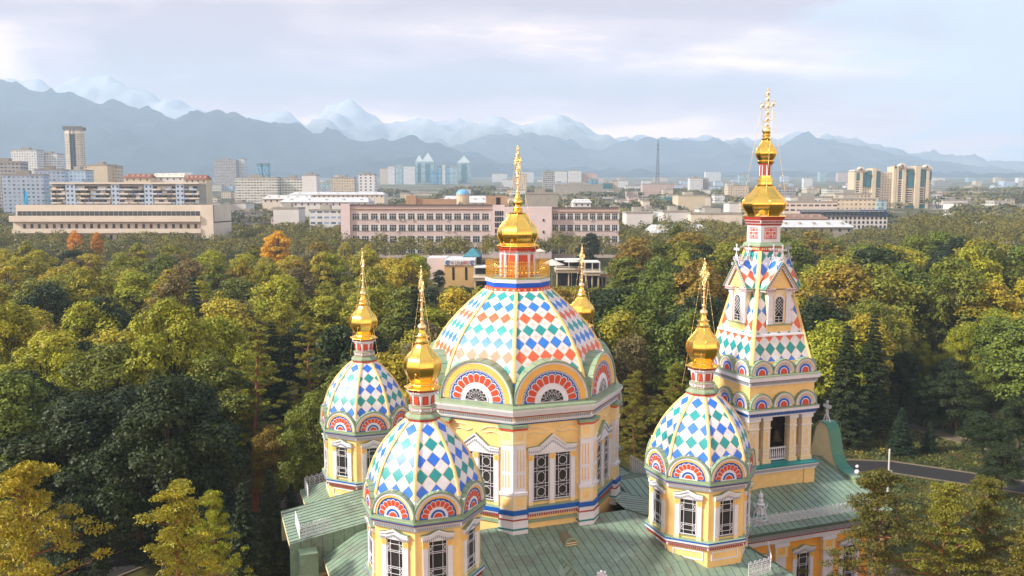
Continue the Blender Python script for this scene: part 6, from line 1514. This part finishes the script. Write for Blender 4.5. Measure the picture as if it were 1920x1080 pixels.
def terrace(label, px0, px1, yfloor, Y, dep, canopy, cat='terrace'):
    x0, x1, z = span(px0, px1, yfloor, Y); g0 = terrain(0, Y) - 1.2; e = empty('cafe_terrace', ((x0 + x1) / 2, Y, g0)); tag(e, label, cat); w2 = (x1 - x0) / 2; h = z - g0
    mb = MB(); mb.box((-w2, 0, h - 1.3), (w2, dep, h), TERR); mb.box((-w2 - .2, -.2, h - .25), (w2 + .2, dep, h + .05), CRM); mb.build('slab', e)
    mb = MB(); mb.box((-w2 + .6, 1.5, 0), (w2 - .6, dep - .3, h - 1.3), DARK); mb.build('lower_storey', e)
    col_ = MB(); col_.rod((0, 0, 0), (0, 0, h - 1.3), .32, TERR, 10); co1 = col_.build('column', e); n = max(2, int(w2 / 2.5))
    for i in range(n + 1): q = co1 if i == 0 else dup(co1, e); q.location = (-w2 + .6 + (2 * w2 - 1.2) * i / n, .7, 0)
    mb = MB(); mb.box((-w2, 0, h + .9), (w2, .15, h + 1.05), CRM); x = -w2
    while x < w2: mb.box((x, .02, h), (x + .14, .13, h + .9), CRM); x += .42
    mb.build('balustrade', e)
    if canopy:
        mb = MB(); mb.box((-w2, 1.0, h + 3.1), (w2, dep, h + 3.4), WPAINT)
        for i in range(n + 1): x = -w2 + .2 + (2 * w2 - .4) * i / n; mb.box((x - .15, 1.0, h), (x + .15, 1.3, h + 3.1), WPAINT)
        mb.build('canopy', e)
        mb = MB(); mb.box((-w2 * .9, dep * .6, h), (w2 * .9, dep * .62, h + 2.8), DARK); mb.build('screen', e)
terrace('round concrete terrace between the banner pavilion and the main dome', 888, 945, 520, 292, 12, True); terrace('white pillared terrace with a flat roof behind the hidden corner cupola', 1096, 1126, 510, 296, 11, True); terrace('low pergola terrace right of the main dome railing', 1042, 1092, 505, 304, 9, True); terrace('open terrace step right of the white pillared terrace', 1120, 1140, 513, 300, 9, False)
pr = MB(); 
def parasol(label, px, py, Y, r):
    x, y, z = at(px, py, Y); mb = MB(); N = 8; e = empty('parasol', (x, y, terrain(x, y))); tag(e, label, 'parasol'); h = z - terrain(x, y)
    P = [(r * math.cos(2 * PI * k / N), r * math.sin(2 * PI * k / N), h - r * .42) for k in range(N)]
    for k in range(N): mb.face([P[k], P[(k + 1) % N], (0, 0, h)], CRM); mb.face([P[(k + 1) % N], P[k], (0, 0, h - .1)], CRM)
    mb.build('canopy', e); mb = MB(); mb.rod((0, 0, 0), (0, 0, h), .07, BRN, 6); mb.build('pole', e)
parasol('large cream parasol right of the gilded railing', 1035, 486, 290, 4.4); parasol('small pointed cream parasol behind the main lantern', 1012, 466, 318, 2.4); parasol('cream parasol on the low pergola terrace', 1072, 484, 302, 3.0)
# street lamp post by the road
lp = empty('lamp_post', (at(1664, 930, 92)[0], 92, 0)); tag(lp, 'slim white lamp post with two small floodlights beside the road', 'lamp post'); zt_ = at(1668, 842, 92)[2]
mb = MB(); mb.rod((0, 0, 0), (0, 0, zt_), .13, WPAINT, 8, .09); mb.build('pole', lp)
mb = MB(); mb.rod((-.5, 0, 3.2), (.1, 0, 3.2), .04, WPAINT, 5); mb.box((-.55, -.12, 3.0), (-.15, .12, 3.5), WPAINT); mb.build('control_box', lp)
for zz_ in (.62, .70): mb = MB(); mb.box((-.1, -.3, zt_ * zz_), (.3, .05, zt_ * zz_ + .2), CONC); mb.build('floodlight', lp)

# generic far city
fr_ = random.Random(77); MATS = [(F_W, 'white'), (F_B, 'beige'), (F_G, 'grey'), (F_P, 'pinkish'), (F_W, 'white'), (F_T, 'glassy'), (F_BAL, 'cream'), (F_SK, 'pale blue')]
LM = [(130, 'left of the hotel tower'), (300, 'right of the hotel tower'), (480, 'left of the two blue towers'), (700, 'right of the two blue towers'), (900, 'around the spired glass towers'), (1010, 'behind the main cross'), (1230, 'left of the lattice mast'), (1440, 'between mast and bell tower'), (1600, 'left of the beige twin towers'), (4000, 'right of the beige twin towers')]
for Y, n, lo, hi in ((1250, 30, 350, 362), (1600, 36, 338, 352), (2100, 40, 326, 344), (2900, 40, 318, 338)):
    for i in range(n):
        px = -30 + 1980 * (i + fr_.uniform(.1, .9)) / n; wp = fr_.uniform(9, 30) * (1.25 if Y < 1500 else 1); t0 = fr_.triangular(lo, hi, hi)
        if 120 < px < 165 or (705 < px < 890 and Y > 1500): continue
        if px > 1740 or 1150 < px < 1300: t0 = max(t0, hi - 5)
        m, cn = fr_.choice(MATS); ht = 'tall' if t0 < (lo + hi) / 2 - 2 else 'low'; wd_ = 'wide' if wp > 20 else 'narrow'
        block('city_block', '%s %s %s city block %s' % (ht, wd_, cn, next(t_ for l_, t_ in LM if px < l_)) + (' on the skyline' if Y > 2000 else ' before the skyline'), px - wp / 2, px + wp / 2, t0, Y + fr_.uniform(-120, 120), fr_.uniform(14, 24), m, TAR, 0, 'building', 'far city blocks', None, fr_.random() < .6)

lo_ = random.Random(19)
RFS = [(WROOF, 'white'), (CONC, 'grey'), (RRF, 'red'), (BRN, 'brown'), (WROOF, 'white'), (TAR, 'dark'), (TRF, 'teal')]; WLS = [(F_W, 'white'), (F_B, 'beige'), (F_P, 'pinkish'), (F_BAL, 'cream'), (WPAINT, 'plain white'), (CRM, 'plain cream')]
for Y, n, rw_ in ((600, 13, 'nearest'), (690, 15, 'second'), (790, 17, 'third'), (910, 19, 'fourth'), (1050, 20, 'fifth'), (1220, 22, 'farthest')):
    for i in range(n):
        px = 380 + 1560 * (i + lo_.uniform(.05, .95)) / n; Yb = Y + lo_.uniform(-35, 35); hgt = lo_.uniform(6.5, 13); wp = lo_.uniform(14, 42) * 700 / Yb
        if 1585 < px < 1760 and Y < 950: continue
        top = proj(0, Yb, terrain(0, Yb) + hgt)[1]; m, mn_ = lo_.choice(WLS); rf_, rn = lo_.choice(RFS)
        block('low_city_building', 'low %s building, %s roofed, in the %s row %s' % (mn_, rn, rw_, next(t_ for l_, t_ in LM if px < l_)), px - wp / 2, px + wp / 2, top, Yb, lo_.uniform(10, 24), m, rf_, 0, 'building', 'low buildings among the trees', None, lo_.random() < .3)

# ------------------------------------------------------------------ mountains
def rock(name, low, high, snow_lo, snow_hi, snow=.62):
    m = bpy.data.materials.new(name); m.use_nodes = True; t = NT(m.node_tree)
    c = t.n('ShaderNodeTexCoord').outputs['Object']; z = t.n('ShaderNodeSeparateXYZ', {0: c}).outputs[2]
    nz = t.n('ShaderNodeTexNoise', {0: c, 'Scale': .009, 'Detail': 10.0, 'Roughness': .78}); n3 = t.n('ShaderNodeTexNoise', {0: c, 'Scale': .0016, 'Detail': 6.0})
    nx = t.n('ShaderNodeSeparateXYZ', {0: t.n('ShaderNodeNewGeometry').outputs['Normal']}).outputs[2]
    base = t.ramp(n3.outputs[0], (.35, low), (.65, high))
    h = t.m('ADD', z, t.m('MULTIPLY', t.m('SUBTRACT', nz.outputs[0], .5), 420.0)); h = t.m('ADD', h, t.m('MULTIPLY', t.m('SUBTRACT', nx, .75), 320.0))
    s = t.n('ShaderNodeMapRange', {0: h, 1: snow_lo, 2: snow_hi, 3: 0.0, 4: snow}).outputs[0]
    p = t.n('ShaderNodeBsdfPrincipled', {'Base Color': t.mix(s, base, lin(.86, .86, .89)), 'Roughness': .95, 'Specular IOR Level': .1})
    t.t.links.new(p.outputs[0], t.n('ShaderNodeOutputMaterial').inputs[0]); return m
def mountains(name, pts, Yr, front, m, seed, rough):
    """a range whose crest is seen along the given line: foothills before it, gullied flanks, a back slope"""
    px = np.array([p[0] for p in pts], float); py = np.array([p[1] for p in pts], float); nx, NV = 420, 44
    T = np.concatenate([np.linspace(-1, 0, 32), np.linspace(0, .35, NV - 31)[1:]]); rows = []
    U = np.linspace(px[0], px[-1], nx); base = terrain(0, Yr - front) - 15
    crest = np.array([at(u, np.interp(u, px, py), Yr)[2] for u in U]); X0 = np.array([at(u, 300, Yr)[0] for u in U])
    for tt in T:
        row = []
        for x, zc in zip(X0, crest):
            Y = Yr + tt * front; k = max(0.0, 1 - abs(tt) / (1 if tt < 0 else .35)); H = zc - base
            q = Vector((x * .0011 + seed, Y * .0011, seed)); g = noise.ridged_multi_fractal(q, 1.0, 2.1, 5, 1.0, 2.0)
            wv = math.sin(math.pi * min(1, max(0, k))) if tt < 0 else math.sin(math.pi * k) * .5
            fine = noise.fractal(Vector((x * .006, Y * .006, seed)), 1.0, 2.0, 4)
            z = base + H * (k ** 1.25 if tt < 0 else k) + wv * (g - 1.1) * rough * min(1, H / 500) + fine * rough * .20 * (k ** .5) + noise.ridged_multi_fractal(Vector((x * .004 + seed, Y * .004, 2.2)), 1.0, 2.2, 4, 1.0, 2.0) * rough * .16 * (k ** .6) * min(1, H / 400) - rough * .14 * (k ** .6) * min(1, H / 400)
            row.append((x, Y, max(z, base - 20) if k > 0 else base - 20))
        rows.append(row)
    mb = MB(); mb.grid(rows, m); return struct(mb.build(name))
RA = [(-700, 150), (-300, 165), (0, 160), (40, 151), (75, 150), (112, 166), (132, 152), (165, 144), (200, 148), (250, 163), (290, 178), (340, 190), (385, 207), (430, 220), (500, 214), (540, 213), (580, 236), (615, 207), (650, 189), (690, 208), (740, 236), (790, 222), (850, 230), (920, 218), (1000, 233), (1050, 213), (1100, 240), (1150, 262), (1200, 256), (1260, 262), (1320, 260), (1400, 266), (1440, 258), (1500, 252), (1560, 257), (1640, 274), (1720, 291), (1800, 303), (1920, 318), (2300, 335), (2700, 340)]
RB = [(-700, 110), (-300, 130), (0, 149), (50, 162), (90, 176), (150, 188), (250, 203), (330, 222), (400, 211), (450, 225), (470, 221), (520, 228), (580, 248), (660, 262), (720, 266), (770, 263), (810, 265), (850, 278), (900, 298), (950, 312), (1010, 320), (1100, 323), (1300, 330), (1500, 326), (1700, 328), (1920, 332), (2700, 335)]
RC = [(-700, 300), (700, 300), (800, 290), (860, 272), (930, 258), (1000, 246), (1035, 257), (1065, 263), (1095, 279), (1130, 276), (1165, 262), (1200, 257), (1240, 265), (1290, 267), (1340, 264), (1370, 268), (1405, 282), (1440, 283), (1470, 269), (1505, 254), (1550, 264), (1620, 283), (1700, 298), (1800, 314), (1920, 328), (2700, 338)]
mountains('snowy_mountains', RA, 8600, 1900, rock('snow_and_rock', lin(.34, .36, .38), lin(.48, .48, .48), 560, 860), 3.3, 260)
mountains('wooded_foothills', RB, 6000, 1700, rock('forested_slope', lin(.12, .17, .19), lin(.20, .23, .23), 3000, 3500), 7.7, 240)
mountains('blue_ridge', RC, 7300, 1300, rock('bare_slope', lin(.20, .23, .26), lin(.28, .29, .29), 640, 860, .8), 11.1, 220)

# ------------------------------------------------------------------ the air between
hz = MB(); hz.box((-7800, -200, -4), (7800, 9900, 1420), bpy.data.materials.new('air'))
am = hz.mats[0]; am.use_nodes = True; t = NT(am.node_tree)
vp = t.n('ShaderNodeVolumePrincipled', {'Color': (.60, .79, 1.0, 1), 'Density': 1.65e-4, 'Anisotropy': 0.0, 'Density Attribute': '', 'Temperature Attribute': '', 'Color Attribute': ''})
t.t.links.new(vp.outputs[0], t.n('ShaderNodeOutputMaterial').inputs['Volume'])
o = hz.build('haze'); tag(o, '', '', kind='stuff')
